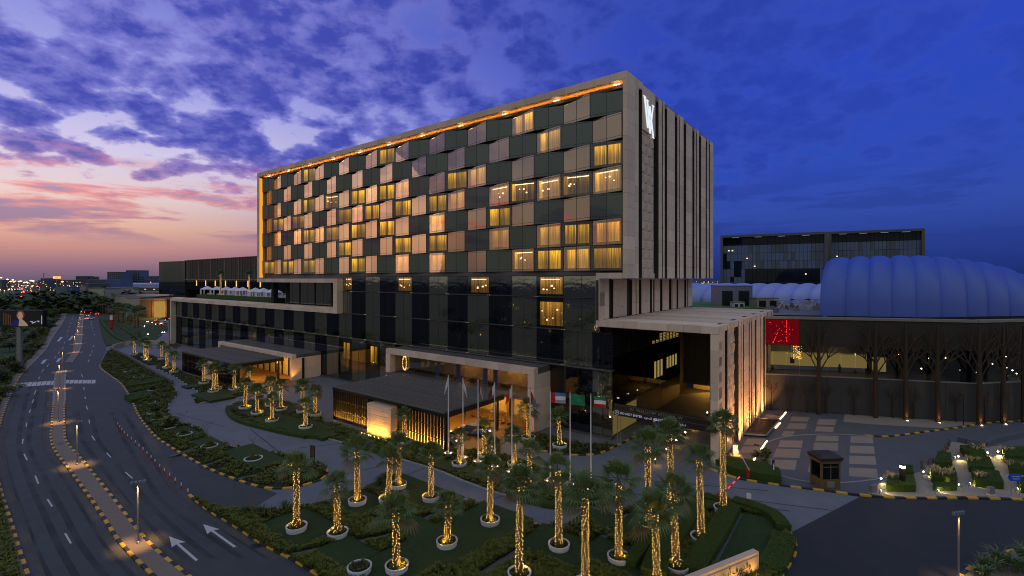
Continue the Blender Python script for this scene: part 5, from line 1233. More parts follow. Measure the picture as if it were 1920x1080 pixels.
# ------------------------------------------------------------------ cars
def car_parts(col):
    body = MB(); prof = [(-2.15,.35),(-2.2,.75),(-1.95,.95),(-1.3,1.02),(-.85,1.42),(.75,1.45),(1.35,1.05),(2.0,.92),(2.2,.7),(2.15,.35)]
    w = .88; vs = []; n = len(prof)
    for s in (-1, 1):
        for x, z in prof: vs.append((x, s*(w if z < 1.05 else w-.16), z))
    fs = [tuple(range(n))[::-1], tuple(range(n, 2*n))]+[(i, (i+1) % n, n+(i+1) % n, n+i) for i in range(n)]
    body.add(vs, fs)
    win = MB()
    for s in (-1, 1): win.add([(-1.05, s*.86, 1.05), (1.15, s*.86, 1.05), (.68, s*.735, 1.4), (-.8, s*.735, 1.38)], [(0,1,2,3)])
    win.add([(-1.29,-.74,1.06),(-1.29,.74,1.06),(-.88,.68,1.41),(-.88,-.68,1.41)],[(0,1,2,3)]); win.add([(1.36,-.74,1.08),(1.36,.74,1.08),(.78,.68,1.44),(.78,-.68,1.44)],[(0,1,2,3)])
    wh_ = MB().tube([(0, -.1, 0), (0, .1, 0)], .32, 12); tl = MB().box(-.04,.03,-.17,.17,-.08,.09); hl_ = MB().box(-.03,.03,-.15,.15,-.08,.08)
    return body.mesh('body', col), win.mesh('window', M['glass_pod_b']), wh_.mesh('wheel', M['black']), tl.mesh('tail_light', E['redl']), hl_.mesh('headlight', E['head'])
CARC = {n_: car_parts(M[m_]) for n_, m_ in (('white','white'),('grey','grey'),('black','black'),('red','red'),('blue','blue'))}
def car(p, ang, col, label, hd=True):
    o = thing('car', label, 'car', (p[0], p[1], .006), ang, 'cars'); pr = CARC[col]
    inst(pr[0], 'body', o); inst(pr[1], 'window', o)
    for x in (-1.35, 1.35):
        for y in (-.8, .8): inst(pr[2], 'wheel', o, (x, y, .32))
    for y in (-.62, .62): inst(pr[3], 'tail_light', o, (-2.2, y, .76)); inst(pr[4], 'headlight', o, (2.19, y, .7))
    return o
for k, (px, c, a, lb) in enumerate((((168.5,599),'white',94,'white car with glowing tail lights, nearest on the right carriageway'),((170,593.5),'grey',94,'grey car just ahead of the nearest white one'),((166,587),'red',93,'red car with tail lights in the middle distance'),((167,580.5),'white',92,'white car with tail lights farther ahead'),((177,587),'black',98,'dark car turning off to the right'),((184,590.5),'red',120,'red tailed car at the mall turn-off'),((162,576),'red',92,'far car with tail lights at the junction'),((164,573),'white',92,'farthest white car at the junction'),((146,583),'white',-88,'oncoming vehicle with bright headlights'))):
    car(UV2(px), rad(a), c, lb)
for k, (aw, c, lb) in enumerate((((-19.5,-8.5),'blue','blue car parked under the main canopy'),((-20.5,-13.2),'grey','grey car at the front edge of the main canopy'))):
    p = h2w(*aw, .0); car(p, HROT+.15, c, lb); 
# luggage carts
CT = MB(); 
for s in (-.28, .28):
    pts = [(-.45*1, s, .25)]+[(-.45*math.cos(t*math.pi), s, 1.35+.4*math.sin(t*math.pi)) for t in np.linspace(0, 1, 8)]+[(.45, s, .25)]; CT.tube(pts, .028, 5)
CTF = CT.mesh('frame', M['wood']); CTB = MB().box(-.5,.5,-.32,.32,.2,.28).mesh('deck', M['brick']); CTW = MB().box(-.42,-.36,-.3,.3,.05,.2).box(.36,.42,-.3,.3,.05,.2).mesh('wheels', M['black'])
for k in range(7):
    p = h2w(-25.5+k*1.05+(.8 if k > 2 else 0), -1.8-.25*(k % 2), .06); o = thing('luggage_cart', 'brass luggage cart lined up at the lobby door, %s from the left' % ends[k], 'luggage cart', p, HROT+1.2, 'luggage carts'); inst(CTF, 'frame', o); inst(CTB, 'deck', o); inst(CTW, 'wheels', o)
# ------------------------------------------------------------------ shopping mall on the right
P1, P2, P3 = Vector((42.4, 81.8)), Vector((71.9, 74.0)), Vector((104, 79.5))
mall = thing('mall', 'dark mall block with a lit glass strip behind steel tree columns', 'mall')
def wall_seg(a, b, z0, z1, th, mat, name, off=0., parent=None):
    d = (b-a).normalized(); n = Vector((-d.y, d.x)); mb = MB(); p = [a+n*off, b+n*off, b+n*(off+th), a+n*(off+th)]
    return mb.prism([tuple(q) for q in p], z0, z1).build(name, M.get(mat) or E[mat], parent or mall)
for a, b in ((P1, P2), (P2, P3)):
    wall_seg(a, b, 0, 6.1, .6, 'mall_wall', 'lower_wall'); wall_seg(a, b, 11.1, 15.5, .6, 'mall_dark', 'upper_wall'); wall_seg(a, b, 15.5, 15.9, 1.2, 'roof_grey', 'coping', -.3)
    n_ = int((b-a).length/1.95); d = (b-a).normalized()
    for k in range(n_):
        q0 = a+d*(k*(b-a).length/n_+.03); q1 = a+d*((k+1)*(b-a).length/n_-.03)
        wall_seg(q0, q1, 6.15, 11.05, .05, 'glass_clear' if k < n_-1 else 'glass_pod_b', 'glass_pane', .2)
        wall_seg(q0, q1, .1, 6.0, .05, 'mall_wall', 'wall_panel', -.03-.012*(k % 2))
    wall_seg(a, b, 6.0, 6.15, .7, 'roof_grey', 'sill', -.1); wall_seg(a, b, 5.9, 6.1, 9, 'slab', 'hall_floor', .6)
    wall_seg(a, b, 11.0, 11.1, 9, 'core', 'hall_ceiling', .6); wall_seg(a, b, 0, 15.5, .3, 'core', 'hall_back', 9.6)
d12 = (P2-P1).normalized()
hb = wall_seg(P1+d12*.5, P1+d12*17.8, 6.9, 9.3, .1, 'hall', 'lit_hall_wall', 5.); wall_seg(P1+d12*.5, P1+d12*17.5, 6.2, 6.9, .1, 'dome_far', 'hall_skirting', 4.9)
wall_seg(P1+d12*.5, P1+d12*17.5, 9.1, 11., .1, 'slab', 'hall_bulkhead', 5.)
wall_seg(P1+d12*18.2, P1+d12*20.2, 6.6, 9.0, .1, 'hall', 'lit_hall_wall', 4.)
rr = random.Random(5); nn = Vector((-d12.y, d12.x))
for k in range(16):
    t = 21+rr.random()*30; c = (P1+d12*t if t < 29.5 else P2+(P3-P2).normalized()*(t-29.5))
    q = c+nn*(2+rr.random()*4); MB().lathe([(0,.12),(.12,0),(0,-.12)], 6, (q.x, q.y, 6.8+rr.random()*3)).build('shop_lamp', E['lamp'], mall)
for t, h_ in ((1.2,.9),(2.0,.7),(2.8,.9),(13.2,1.5),(15.5,.6)):
    q = P1+d12*t+nn*3.6; MB().lathe([(.22,0),(.26,.5*h_),(.16,.85*h_),(.1,h_),(0,h_)], 8, (q.x, q.y, 6.2)).build('shop_figure', M['cloth_dark'], mall)
q = P1+d12*6.3+nn*4.85; MB().box(-.35,.35,-.03,.03,7.3,8.4).build('poster', M['black'], mall, (q.x, q.y, 0), math.atan2(d12.y, d12.x))
light('POINT', 'hall_lamp', (*(P1+d12*5+nn*3), 9.5), 60, YEL, .3, mall); light('POINT', 'hall_lamp', (*(P1+d12*13+nn*3), 9.5), 60, YEL, .3, mall)
MB().prism([tuple(P1+nn*9), tuple(P2+nn*9), (104, 92), (140, 150), (60, 170), (32, 92)], 12.6, 13.4).build('roof_deck', M['roof_grey'], mall)
# red LED banner with dotted figure
ban = thing('led_banner', 'red glowing banner with dotted light pattern on the mall corner', 'banner'); a, b = P1+d12*.9, P1+d12*5.9
wall_seg(a, b, 11.2, 15.4, .08, 'redp', 'panel', -.3, ban); rr = random.Random(9); db = MB()
for k in range(70):
    t = rr.random(); x = 2.5+(1.2+1.1*t)*math.cos(k)*(.5+.5*t); z = 11.4+t*3.9
    if k % 3 == 0: x = 3.1
    if k % 3 == 1: x = 1.0+1.6*t
    q = a+d12*min(4.8, max(.2, x))-nn*.36; db.lathe([(0,.05),(.05,0),(0,-.05)], 5, (q.x, q.y, z))
tag(db.build('led_dots', E['redd'], ban), kind='stuff')
fl_ = MB()
for k in range(90):
    q = P1+d12*(5+rr.random()*1.3)-nn*.3; fl_.lathe([(0,.05),(.05,0),(0,-.05)], 4, (q.x, q.y, 8.8+rr.random()*2.2))
tag(fl_.build('hanging_lights', E['bulb'], ban), kind='stuff')
# steel tree columns
def at_wall(px, off=-.9):
    k = (px-CX)/F
    for a, b in ((P1, P2), (P2, P3)):
        d = b-a; t = (k*a.y-a.x)/(d.x-k*d.y)
        if -.02 <= t <= 1.02: n_ = Vector((-d.y, d.x)).normalized(); return a+d*t+n_*off, d.normalized()
    return a+d*t, d.normalized()
def steel_tree(px, big, label, seed, glow=False):
    c, d = at_wall(px, -1.0 if big else -.35); rr = random.Random(seed); o = thing('steel_tree', label, 'column', (c.x, c.y, 0), 0, 'steel tree columns on the mall front')
    H_ = 15.3 if big else 5.9; r_ = .36 if big else .13; fork = H_*(.46 if big else .42)
    MB().tube([(0,0,0),(0,0,fork),(0,0,H_*(.98 if big else .7))], [r_, r_*.85, r_*.45], 8).build('trunk', M['rust'], o)
    for s in (-1, 1):
        for j in range(3 if big else 2):
            z0 = fork+H_*(.11*j-.02); sp = (2.6 if big else 1.0)*(1-.15*j)*rr.uniform(.85, 1.1); z1 = min(H_, z0+H_*rr.uniform(.27, .36))
            e = Vector((d.x*s*sp, d.y*s*sp, z1)); b_ = MB().tube([(0,0,z0), e], [r_*.32, r_*.13], 6)
            m_ = Vector((0,0,z0)).lerp(e, .5); b_.tube([m_, (d.x*s*sp*.35, d.y*s*sp*.35, min(H_, m_.z+H_*.22))], [r_*.3, r_*.16], 5); b_.tube([m_, (d.x*s*sp*1.25, d.y*s*sp*1.25, min(H_, m_.z+H_*.1))], [r_*.3, r_*.16], 5)
            b_.build('branch', M['rust'], o)
    if glow:
        MB().lathe([(.12,0),(.1,.06),(0,.07)], 8, (-.2,-.6,0.05)).build('uplight', E['lamp'], o); light('SPOT', 'column_uplight', (-.1, -.62, .2), 130, AMBER, .05, o, 70, (0, 0, 3.5))
for k, (px, big, gl_) in enumerate(((1480,0,0),(1531,1,0),(1636,1,0),(1692,1,1),(1751,1,1),(1828,1,1),(1867,1,1),(1905,1,1),(1447,0,0),(1513,0,0),(1547,0,0),(1600,0,0),(1672,0,0),(1711,0,0),(1790,0,0),(1842,0,0),(1878,0,0))):
    steel_tree(px, big, '%s steel tree column on the mall front, %s of its kind from the left%s' % ('tall' if big else 'small', ends[k if k < 8 and big else (0 if k == 0 else (k-7 if k > 7 else k))], ', uplit' if gl_ else ''), k, gl_)
p = at_wall(1789, -2.2)[0]; o = thing('lamp_post', 'thin dark lamp post standing before the mall wall', 'lamp post', (p.x, p.y, .05)); MB().tube([(0,0,0),(0,0,4.6)], .06, 6).build('pole', M['black'], o); MB().box(-.5,.1,-.08,.08,4.55,4.65).build('arm', M['black'], o)
# ------------------------------------------------------------------ inflated dome and vaults
def vault(label, seams, zb, mat, name='membrane_dome', bulge=.05):
    """inflated arch cushions between seams; a seam is (front foot, ridge point) and is mirrored to the back"""
    root = thing(name, label, 'dome'); nu, nv = 6, 20
    def pt(Bp, Tp, t, k):
        c = math.cos(t); h_ = Vector((Tp.x-Bp.x, Tp.y-Bp.y, 0)); p = Vector((Tp.x, Tp.y, zb))-h_*c*(1+k*.5)
        p.z = zb+(Tp.z-zb)*max(0., math.sin(t))**.62*(1+k); return p
    for s in range(len(seams)-1):
        (B0, T0), (B1, T1) = seams[s], seams[s+1]; vs = []; fs = []
        for i in range(nu+1):
            u = i/nu; k = bulge*math.sin(math.pi*u)**.55
            for j in range(nv+1): vs.append(pt(B0.lerp(B1, u), T0.lerp(T1, u), math.pi*.97*j/nv, k))
        for i in range(nu):
            for j in range(nv): a = i*(nv+1)+j; fs.append((a, a+nv+1, a+nv+2, a+1))
        MB().add(vs, fs).build('cushion', M[mat], root, smooth=True)
    B0, T0 = seams[0]; MB().add([(T0.x, T0.y, zb)]+[pt(B0, T0, math.pi*.97*j/nv, 0) for j in range(nv+1)], [(0, j, j+1) for j in range(1, nv+1)]).build('gable', M[mat], root)
    return root
sb = [1537,1586,1630,1674,1720,1767,1816,1855,1896,1936,1975]; st = [1557,1594,1630,1668,1704,1743,1783,1820,1861,1902,1944]; sy = [489.5,487,485.5,485,484,485.5,488.5,493,500,512,530]
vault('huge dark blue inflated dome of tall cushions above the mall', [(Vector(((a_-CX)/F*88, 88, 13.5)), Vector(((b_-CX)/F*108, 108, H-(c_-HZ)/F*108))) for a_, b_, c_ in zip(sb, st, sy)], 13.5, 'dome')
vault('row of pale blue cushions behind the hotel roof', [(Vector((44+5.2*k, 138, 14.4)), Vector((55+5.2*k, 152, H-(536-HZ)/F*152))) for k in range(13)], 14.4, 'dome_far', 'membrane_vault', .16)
# roof clutter between
def slabthing(name, label, cat, px, zb, zt, wpx, dep, mat, Yd, sub=True):
    x0 = (px-CX)/F*Yd; w_ = wpx/F*Yd; o = thing(name, label, cat, (x0, Yd, zb)); MB().box(0, w_, 0, dep, 0, zt-zb).build('body', M[mat], o)
    if sub:
        MB().box(-.1, w_+.1, -.1, dep+.1, zt-zb, zt-zb+.2).build('coping', M['roof_grey'], o)
        for k in range(2): MB().box(w_*(.08+.5*k), w_*(.40+.5*k), -.04, -.01, .3, (zt-zb)*.8).build('louvre', M['black'], o)
    return o
slabthing('plant_room', 'grey rooftop plant room beside the blue cushions', 'building', 1349, 14.8, 20.4, 62, 5, 'grey', 118)
slabthing('plant_room', 'low beige rooftop box behind the stone slab', 'building', 1420, 15.4, 17.6, 40, 4, 'mall_beige', 112)
o = slabthing('plant_room', 'pale rooftop equipment box with fans', 'building', 1376, 14.9, 16.6, 20, 2, 'white', 114)
struct('roof_lawn', MB().prism([UV2(v, 15.6) for v in ((1298,579),(1440,577),(1452,572),(1400,566),(1298,566))], 15.2, 15.6), M['roof_green'])
struct('service_roof', MB().prism([UV2(v, 15.4) for v in ((1440,592),(1545,592),(1545,556),(1298,556),(1298,566))], 14.6, 15.2), M['roof_grey'])
rr = random.Random(77)
for k in range(12):
    x, y = 1445+rr.random()*90, 562+rr.random()*24; p = U(x, y, 15.3); o = thing('roof_unit', 'small rooftop unit between stone slab and dome, %s' % ends[k], 'roof unit', (p.x, p.y, 15.2), rr.random(), 'rooftop units'); s = rr.uniform(.5, 1.3)
    MB().box(-s, s, -s*.6, s*.6, 0, s*.8).build('body', M['grey' if k % 2 else 'mall_beige'], o); MB().tube([(0,0,s*.8),(0,0,s*1.2)], s*.3, 8).build('vent', M['roof_grey'], o)
for k, x in enumerate((1470, 1500, 1528)):
    p = U(x, 575, 16); o = thing('roof_truss', 'white steel truss frame on the mall roof, %s' % ends[k], 'truss', (p.x, p.y, 15.2), 0, 'roof trusses'); MB().bar((-1.6,0,0),(0,0,2.4),.16).bar((1.6,0,0),(0,0,2.4),.16).bar((-2.2,0,2.4),(2.2,0,2.4),.2).build('frame', M['white'], o)
# ------------------------------------------------------------------ distant framed glass block, right
Yd = 205.
for (x0, x1, yt, lb) in ((1351,1551,442,'wide dark glass block with a pale frame behind the dome, left half'),(1553,1733,435,'wide dark glass block with a pale frame behind the dome, right half')):
    rt = rad(-27); P0 = Vector(((x0-CX)/F*Yd, Yd)); k_ = (x1-CX)/F; b = (k_*P0.y-P0.x)/(math.cos(rt)-k_*math.sin(rt)); t = H-(yt-HZ)/F*Yd; th = 1.0
    o = thing('office_block', lb, 'building', (P0.x, P0.y, 0), rt)
    MB().box(0, b, -1., 18, t-th, t).build('frame_head', M['slab'], o); MB().box(0, th, -1., 18, 0, t-th).build('frame_leg', M['slab'], o); MB().box(b-th, b, -1., 18, 0, t-th).build('frame_leg', M['slab'], o)
    MB().box(th, b-th, .6, 16, 0, t-th).build('body', M['core'], o); nc, nr = 26 if x0 == 1351 else 22, 8; cw = (b-2*th)/nc; ch = (t-th-13)/nr
    wm = MB().box(.05, cw-.05, 0, .1, .06, ch-.06); wms = {m_: wm.mesh('window', M[m_]) for m_ in ('glass_far', 'glass_black', 'blue_b')}; rr = random.Random(x0)
    for c in range(nc):
        for r_ in range(nr):
            dk = (5 < c < nc-1 and r_ < 4) if x0 == 1351 else c < 4 and r_ < 5
            inst(wms['glass_black' if dk or r_ == nr-1 else ('glass_far' if rr.random() < .35 else 'blue_b')], 'window', o, (th+c*cw, .4, 13+r_*ch))
            if rr.random() < (.10 if dk else .015): MB().box(0,.5,0,.1,0,.3).build('lit_lamp', E['cityw'], o, (th+c*cw+.6, .25, 14+r_*ch))
    for k in range(4): MB().box(b*(.12+.22*k), b*(.12+.22*k)+2.5, -.9, -.5, t-th-.18, t-th-.1).build('cornice_light', E['letters'], o)
Yd = 205.
# ------------------------------------------------------------------ dark glass building behind the terrace (left)
bl_ = thing('restaurant_block', 'dark glass restaurant block behind the white tents on the podium', 'building', C0, HROT)
def a_of(x, y_): return a_at(x, y_)
wl0 = 52.; xc = a_at(347, wl0); xl_ = a_at(298, wl0)
zt_ = H-(488-HZ)/F*h2w(xc, wl0).y
W2 = wl0+10
MB().box(xc, -100, wl0+.5, wl0+30, 15.6, zt_-.3).build('body', M['core'], bl_); MB().box(xc-.3, -100, wl0-.4, wl0+30, zt_-.3, zt_).build('roof_edge', M['dark_metal'], bl_)
nb_ = 16
for k in range(nb_):
    x0 = xc+k*(-100-xc)/nb_; s = (-100-xc)/nb_
    MB().box(.06, s-.06, 0, .1, 22., zt_-.35).build('glass_panel', M['glass_black'], bl_, (x0, wl0+.3, 0))
    MB().box(.06, s-.06, 0, .1, 15.7, 21.8).build('glass_panel', M['glass_black'], bl_, (x0, wl0+.4, 0))
    for j in range(3): MB().box(s*(.2+.3*j), s*(.2+.3*j)+.18+.5*((k*5+j*3) % 4 == 0), -.12, -.02, 22., zt_-.4).build('glass_fin', M['slab'], bl_, (x0, wl0+.3, 0))
    if k > 0: MB().box(s*.3, s*.3+.5, -.3, -.1, 18.2, 21.2).build('wall_lantern', E['orange'], bl_, (x0, wl0+.3, 0))
MB().box(xc, -100, wl0+.1, wl0+.3, 21.7, 22.05).build('lit_band', M['wood'], bl_)
# angled left facet
pa, pb = h2w(xc, wl0), U(298, 600, 10.); pb = Vector(((298-CX)/F*(pa.y+16), pa.y+16, 0)); dd = Vector((pb.x-pa.x, pb.y-pa.y)); 
lo = thing('glass_wing', 'mirror glass wing at the left end of the restaurant block', 'building', (pa.x, pa.y, 0), math.atan2(dd.y, dd.x)); Lw = dd.length
for k in range(8):
    MB().box(Lw*k/8+.05, Lw*(k+1)/8-.05, -.1, 0, 17.5, zt_-.4).build('glass_panel', M['glass_dark'], lo); MB().box(Lw*k/8+.05, Lw*(k+1)/8-.05, -.1, 0, 12.5, 17.4).build('glass_panel', M['glass_far'], lo)
MB().box(0, Lw, -20, -.2, 10, zt_-.5).build('body', M['core'], lo)
# terrace tents, hedge, palms
tz = 15.6
for k, x in enumerate((388.5,407,425,441,455,479,494,513)):
    wq = 24 if k < 5 else 22; a = a_at(x, wq-k*.6); p = h2w(a, wq-k*.6, tz)
    o = thing('cabana_tent', 'white pointed cabana tent on the podium terrace, %s from the left' % ends[k], 'tent', p, HROT, 'cabana tents on the terrace')
    MB().add([(-2,-2,2.3),(2,-2,2.3),(2,2,2.3),(-2,2,2.3),(0,0,3.6)], [(0,1,4),(1,2,4),(2,3,4),(3,0,4),(3,2,1,0)]).build('roof', M['canvas'], o); MB().box(-2,2,-2,2,2.08,2.3).build('valance', M['canvas'], o)
    for sx_ in (-1.85, 1.85):
        for sy_ in (-1.85, 1.85): MB().box(sx_-.14, sx_+.14, sy_-.14, sy_+.14, 0, 2.1).build('post', M['white'], o)
    MB().box(-1.8,-.7,-1.9,-1.84,0,2.1).build('side_curtain', M['canvas'], o); MB().box(-1.4,1.4,.4,1.6,0,.6).build('daybed', M['white'], o)
    if k % 2 == 0: light('POINT', 'tent_lamp', (0, .5, 1.9), 25, WARM, .1, o)
hp = [tuple(h2w(a, w)[:2]) for a, w in ((-155,4.2),(-100.5,4.2),(-100.5,6.2),(-155,6.2))]; c = (sum(p[0] for p in hp)/4, sum(p[1] for p in hp)/4)
tag(inst(hedge_mesh([(p[0]-c[0], p[1]-c[1]) for p in hp], 0, 1.5, 3, 'hedge', 16, ), 'hedge', None, (*c, tz)), 'long leafy hedge along the podium terrace edge', 'hedge', 'clipped hedges')
for x, yb, yt, wv, lb in ((413,548,508,20,'left of two on the podium terrace'),(467,552,509,19,'right of two on the podium terrace')):
    p = h2w(a_at(x, wv), wv, tz); h_ = H-(515-HZ)/F*p.y-tz; tr, bu, top = trunk_get(max(5., h_), 1)
    o = thing('palm_tree', 'lit palm %s' % lb, 'palm', p, 1., 'palms wound with warm lights'); inst(tr, 'trunk', o); tag(inst(bu, 'string_lights', o), kind='stuff'); inst(CROWNS[1][0], 'crown', o, tuple(top), 0, 1.2); light('POINT', 'palm_uplight', (.5,-.5,.4), 14, GOLD, .06, o)
# ------------------------------------------------------------------ left background: mall wings, slope, towers, highway
def block(label, px0, px1, ytop, Yd, dep, mat, zb=0., name='building', wins=None, ybot=None, roof=True, rot=0.):
    x0, x1 = (px0-CX)/F*Yd, (px1-CX)/F*Yd; zt_ = H-(ytop-HZ)/F*Yd; o = thing(name, label, 'building', (x0, Yd, zb), rot); w_ = x1-x0
    MB().box(0, w_, 0, dep, 0, zt_-zb).build('wall', M[mat], o)
    if roof: MB().box(-.3, w_+.3, -.3, dep+.3, zt_-zb, zt_-zb+.5).build('roof_edge', M['roof_grey'], o)
    if wins:
        nc, nr = wins; cw, ch = w_/nc, (zt_-zb)/nr; wm = MB().box(cw*.14, cw*.86, -.12, 0, ch*.22, ch*.85).mesh('window', M['dark_win'])
        for c in range(nc):
            for r_ in range(nr): inst(wm, 'window', o, (c*cw, 0, r_*ch))
    return o
block('dark blue office tower on the skyline, left of two', 201, 229, 510, 1150, 30, 'blue_b', wins=(7, 9)); block('taller office tower with pale edges on the skyline', 236, 262, 507, 1200, 30, 'blue_b', wins=(6, 10)); block('lower block attached right of the tall tower', 262, 271, 518, 1200, 25, 'blue_b', wins=(3, 5)); block('distant pale block left of the tall tower', 233, 237, 518, 1210, 20, 'beige_b')
block('bluish distant building right of the towers', 282, 300, 518, 1100, 25, 'blue_b', wins=(5, 4)); block('unfinished dark tower under a crane', 76, 89, 522, 1300, 20, 'blue_b', wins=(4, 5))
block('stepped pale building on the skyline', 142, 157, 518, 1000, 25, 'beige_b', wins=(5, 4)); block('pale building beside the stepped one', 156, 167, 519, 1010, 25, 'beige_b', wins=(4, 4)); block('long low skyline block behind the orange sign', 102, 142, 525, 1050, 20, 'beige_b', wins=(12, 2)); block('low far block near the crane tower', 89, 103, 527, 1150, 20, 'beige_b', wins=(4, 2)); block('low skyline building at the right end', 271, 283, 524, 1000, 20, 'beige_b', wins=(4, 2))
rr = random.Random(12)
for k in range(26):
    x = rr.uniform(-60, 330) if k < 16 else rr.uniform(1290, 1960); yt = rr.uniform(523, 528.5); block('low grey building on the far horizon %s' % ('at left' if k < 16 else 'at right'), x, x+rr.uniform(4, 14), yt, rr.uniform(900, 1600), 20, 'beige_b', roof=False)['group'] = 'far horizon buildings'
# crane and roof sign
p = Vector(((82-CX)/F*1290, 1290, 0)); o = thing('tower_crane', 'tiny tower crane on the unfinished building', 'crane', p); MB().bar((0,0,20),(0,0,38),1.2).build('mast', M['grey'], o); MB().bar((-6,0,35.5),(8,0,35.5),.8).build('jib', M['grey'], o)
Ys = 620.; o = thing('roof_sign', 'orange lit rectangular sign on a tall mast in the distance', 'sign', ((106.5-CX)/F*Ys, Ys, 0)); MB().box(-4.5,4.5,-.4,.4,H+.2,H+2.8).build('panel', E['orange'], o); MB().bar((0,0,0),(0,0,H+.2),.6).build('mast', M['grey'], o); put_text('IKEA', 2.2, M['black'], o, (0,-.5,H+1.5))
block('blue shed with flat roof beyond the trees', 105, 124, 539, 420, 25, 'blue_b')
# glass tower and mall wings beyond the junction
o = block('dark glass cube above the distant mall wing', 162, 197, 524, 380, 28, 'blue_b', roof=False); cw = 35/F*380/10
for c in range(10):
    for r_ in range(6): MB().box(c*cw+.1, (c+1)*cw-.1, -.2, 0, 9.5+r_*2., 9.5+r_*2+1.8).build('window', M['glass_far'], o)
o = block('tall cream mall gable with an emblem and lettering', 166, 195, 541, 330, 30, 'mall_beige'); w_ = 29/F*330
MB().box(w_*.05, w_*.9, -.3, 0, 0, 6).build('recess', M['slab'], o); 
for k in range(3): MB().add([(w_*.32+k*.85-.3, -.15, 11.6), (w_*.32+k*.85+.3, -.15, 11.6), (w_*.32+k*.85, -.15, 13.2+(.5 if k == 1 else 0))], [(0,1,2)]).build('emblem', M['wood'], o)
put_text('360 MALL', 1.3, M['black'], o, (w_*.45, -.15, 10.2))
block('narrow grey mall slab left of the cream gable', 150, 163, 537, 350, 20, 'grey'); block('tall dark slab beside the road', 160.5, 166, 532, 340, 18, 'slab')
vlt = [(430, 'left'), (430, 'right')]
for k, (x0, x1, Yv, yt) in enumerate(((196,232,425,532),(228,300,430,530.5))):
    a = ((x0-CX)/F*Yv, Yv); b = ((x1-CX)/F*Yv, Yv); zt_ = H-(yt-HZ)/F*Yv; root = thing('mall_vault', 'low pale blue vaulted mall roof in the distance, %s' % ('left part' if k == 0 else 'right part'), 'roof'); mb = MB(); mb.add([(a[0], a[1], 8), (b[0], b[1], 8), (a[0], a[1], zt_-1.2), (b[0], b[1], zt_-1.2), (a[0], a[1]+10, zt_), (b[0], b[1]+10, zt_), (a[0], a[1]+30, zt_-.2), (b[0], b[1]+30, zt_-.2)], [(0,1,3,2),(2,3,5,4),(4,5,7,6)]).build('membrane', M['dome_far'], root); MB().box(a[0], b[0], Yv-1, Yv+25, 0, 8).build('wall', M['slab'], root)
o = block('long dark mall parapet with small lamps', 195, 300, 540, 375, 30, 'slab'); ww = 105/F*375
for k in range(6): MB().lathe([(0,.35),(.35,0),(0,-.35)], 6, (ww*(.1+.16*k), -.4, 14.)).build('parapet_lamp', E['cityw'], o)
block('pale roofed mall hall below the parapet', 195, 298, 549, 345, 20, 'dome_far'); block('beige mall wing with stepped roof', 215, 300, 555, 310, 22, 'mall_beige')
o = block('brown clad mall entrance with glowing hall', 262, 316, 562, 272, 22, 'brick'); w_ = 54/F*272; MB().box(w_*.50, w_*.92, -.12, 0, 0, 9.4).build('glowing_entrance', E['hall2'], o); MB().box(w_*.46, w_*.5, -.8, 0, 0, 11).build('portal_leg', M['brick'], o); MB().box(w_*.92, w_*.97, -.8, 0, 0, 11).build('portal_leg', M['brick'], o); MB().box(-1, w_+1, -1, 3, 12.6, 13.4).build('portal_head', M['mall_beige'], o); light('POINT', 'entrance_glow', (w_*.7, -4, 5), 3000, WARM, .5, o)
block('tan panel wing left of the glowing entrance', 236, 263, 559, 276, 16, 'mall_beige')
# slope lawn beside the road with palms
sl = [UV2(v) for v in ((186,597),(192,625),(200,648),(245,646),(290,640),(315,620),(312,595),(262,590),(220,590))]
struct('slope_lawn', MB().prism(sl, -.04, .25), M['lawn'])
hedge_line([(190,600),(196,612),(215,632),(242,645)], .6, .8, 'thin hedge curving across the grass slope'); hedge_line([(206,602),(232,618),(258,634)], .8, .7, 'yellowish hedge band on the grass slope')
rp = thing('ramp_wall', 'low dark wall beside the ramp at the far driveway', 'wall'); pts = [UV2(v) for v in ((207,656),(240,672),(280,696),(324,722))]
for a, b in zip(pts[:-1], pts[1:]): MB().bar((*a, .5), (*b, .5), .3, 1.0).build('wall_block', M['slab'], rp)
rp = thing('ramp_wall', 'beige retaining wall above the farthest planted island', 'wall'); pts = [UV2(v) for v in ((212,655),(232,649),(275,646),(318,646))]
for a, b in zip(pts[:-1], pts[1:]): MB().bar((*a, .7), (*b, .7), .4, 1.5).build('wall_block', M['mall_beige'], rp)
pw_ = ['at the left by the cream gable','second by the cream gable','third by the cream gable','fourth by the cream gable','at the left of the slope row','second of the slope row','third of the slope row','fourth of the slope row','fifth of the slope row','sixth of the slope row','largest at the right of the slope row','behind the slope row on the left','behind the slope row on the right']
for k, (b_, c_) in enumerate((((189,586),(188,562)),((193,587),(193,565)),((198,587),(198,566)),((183,584),(183,560)),((213,601),(212,578)),((222,603),(222,575)),((231,605),(230,577)),((243,608),(242,580)),((252,615),(251,582)),((240,601),(236,576)),((260,629),(260,584)),((218,598),(217,577)),((247,602),(247,579)))):
    p = U(*b_); h_ = (b_[1]-c_[1])/F*p.y; o = palm(b_, c_, pw_[k], lit=False, with_planter=False, z0=.2)
    for ch in o.children:
        if ch.name.startswith(('crown', 'dry')): ch.scale = (2.2, 2.2, 1.9)
        elif ch.name.startswith('trunk'): ch.scale = (1.3, 1.3, ch.scale[2])
o = thing('banner_pylon', 'slim red pylon with a white top on the grass slope', 'sign', (*UV2((209,618)), .2)); MB().box(-.6,.6,-.2,.2,0,4.1).build('pylon', M['red'], o); MB().box(-.55,.55,-.22,.22,4.1,6.0).build('top', E['lampw'] if False else M['white'], o)
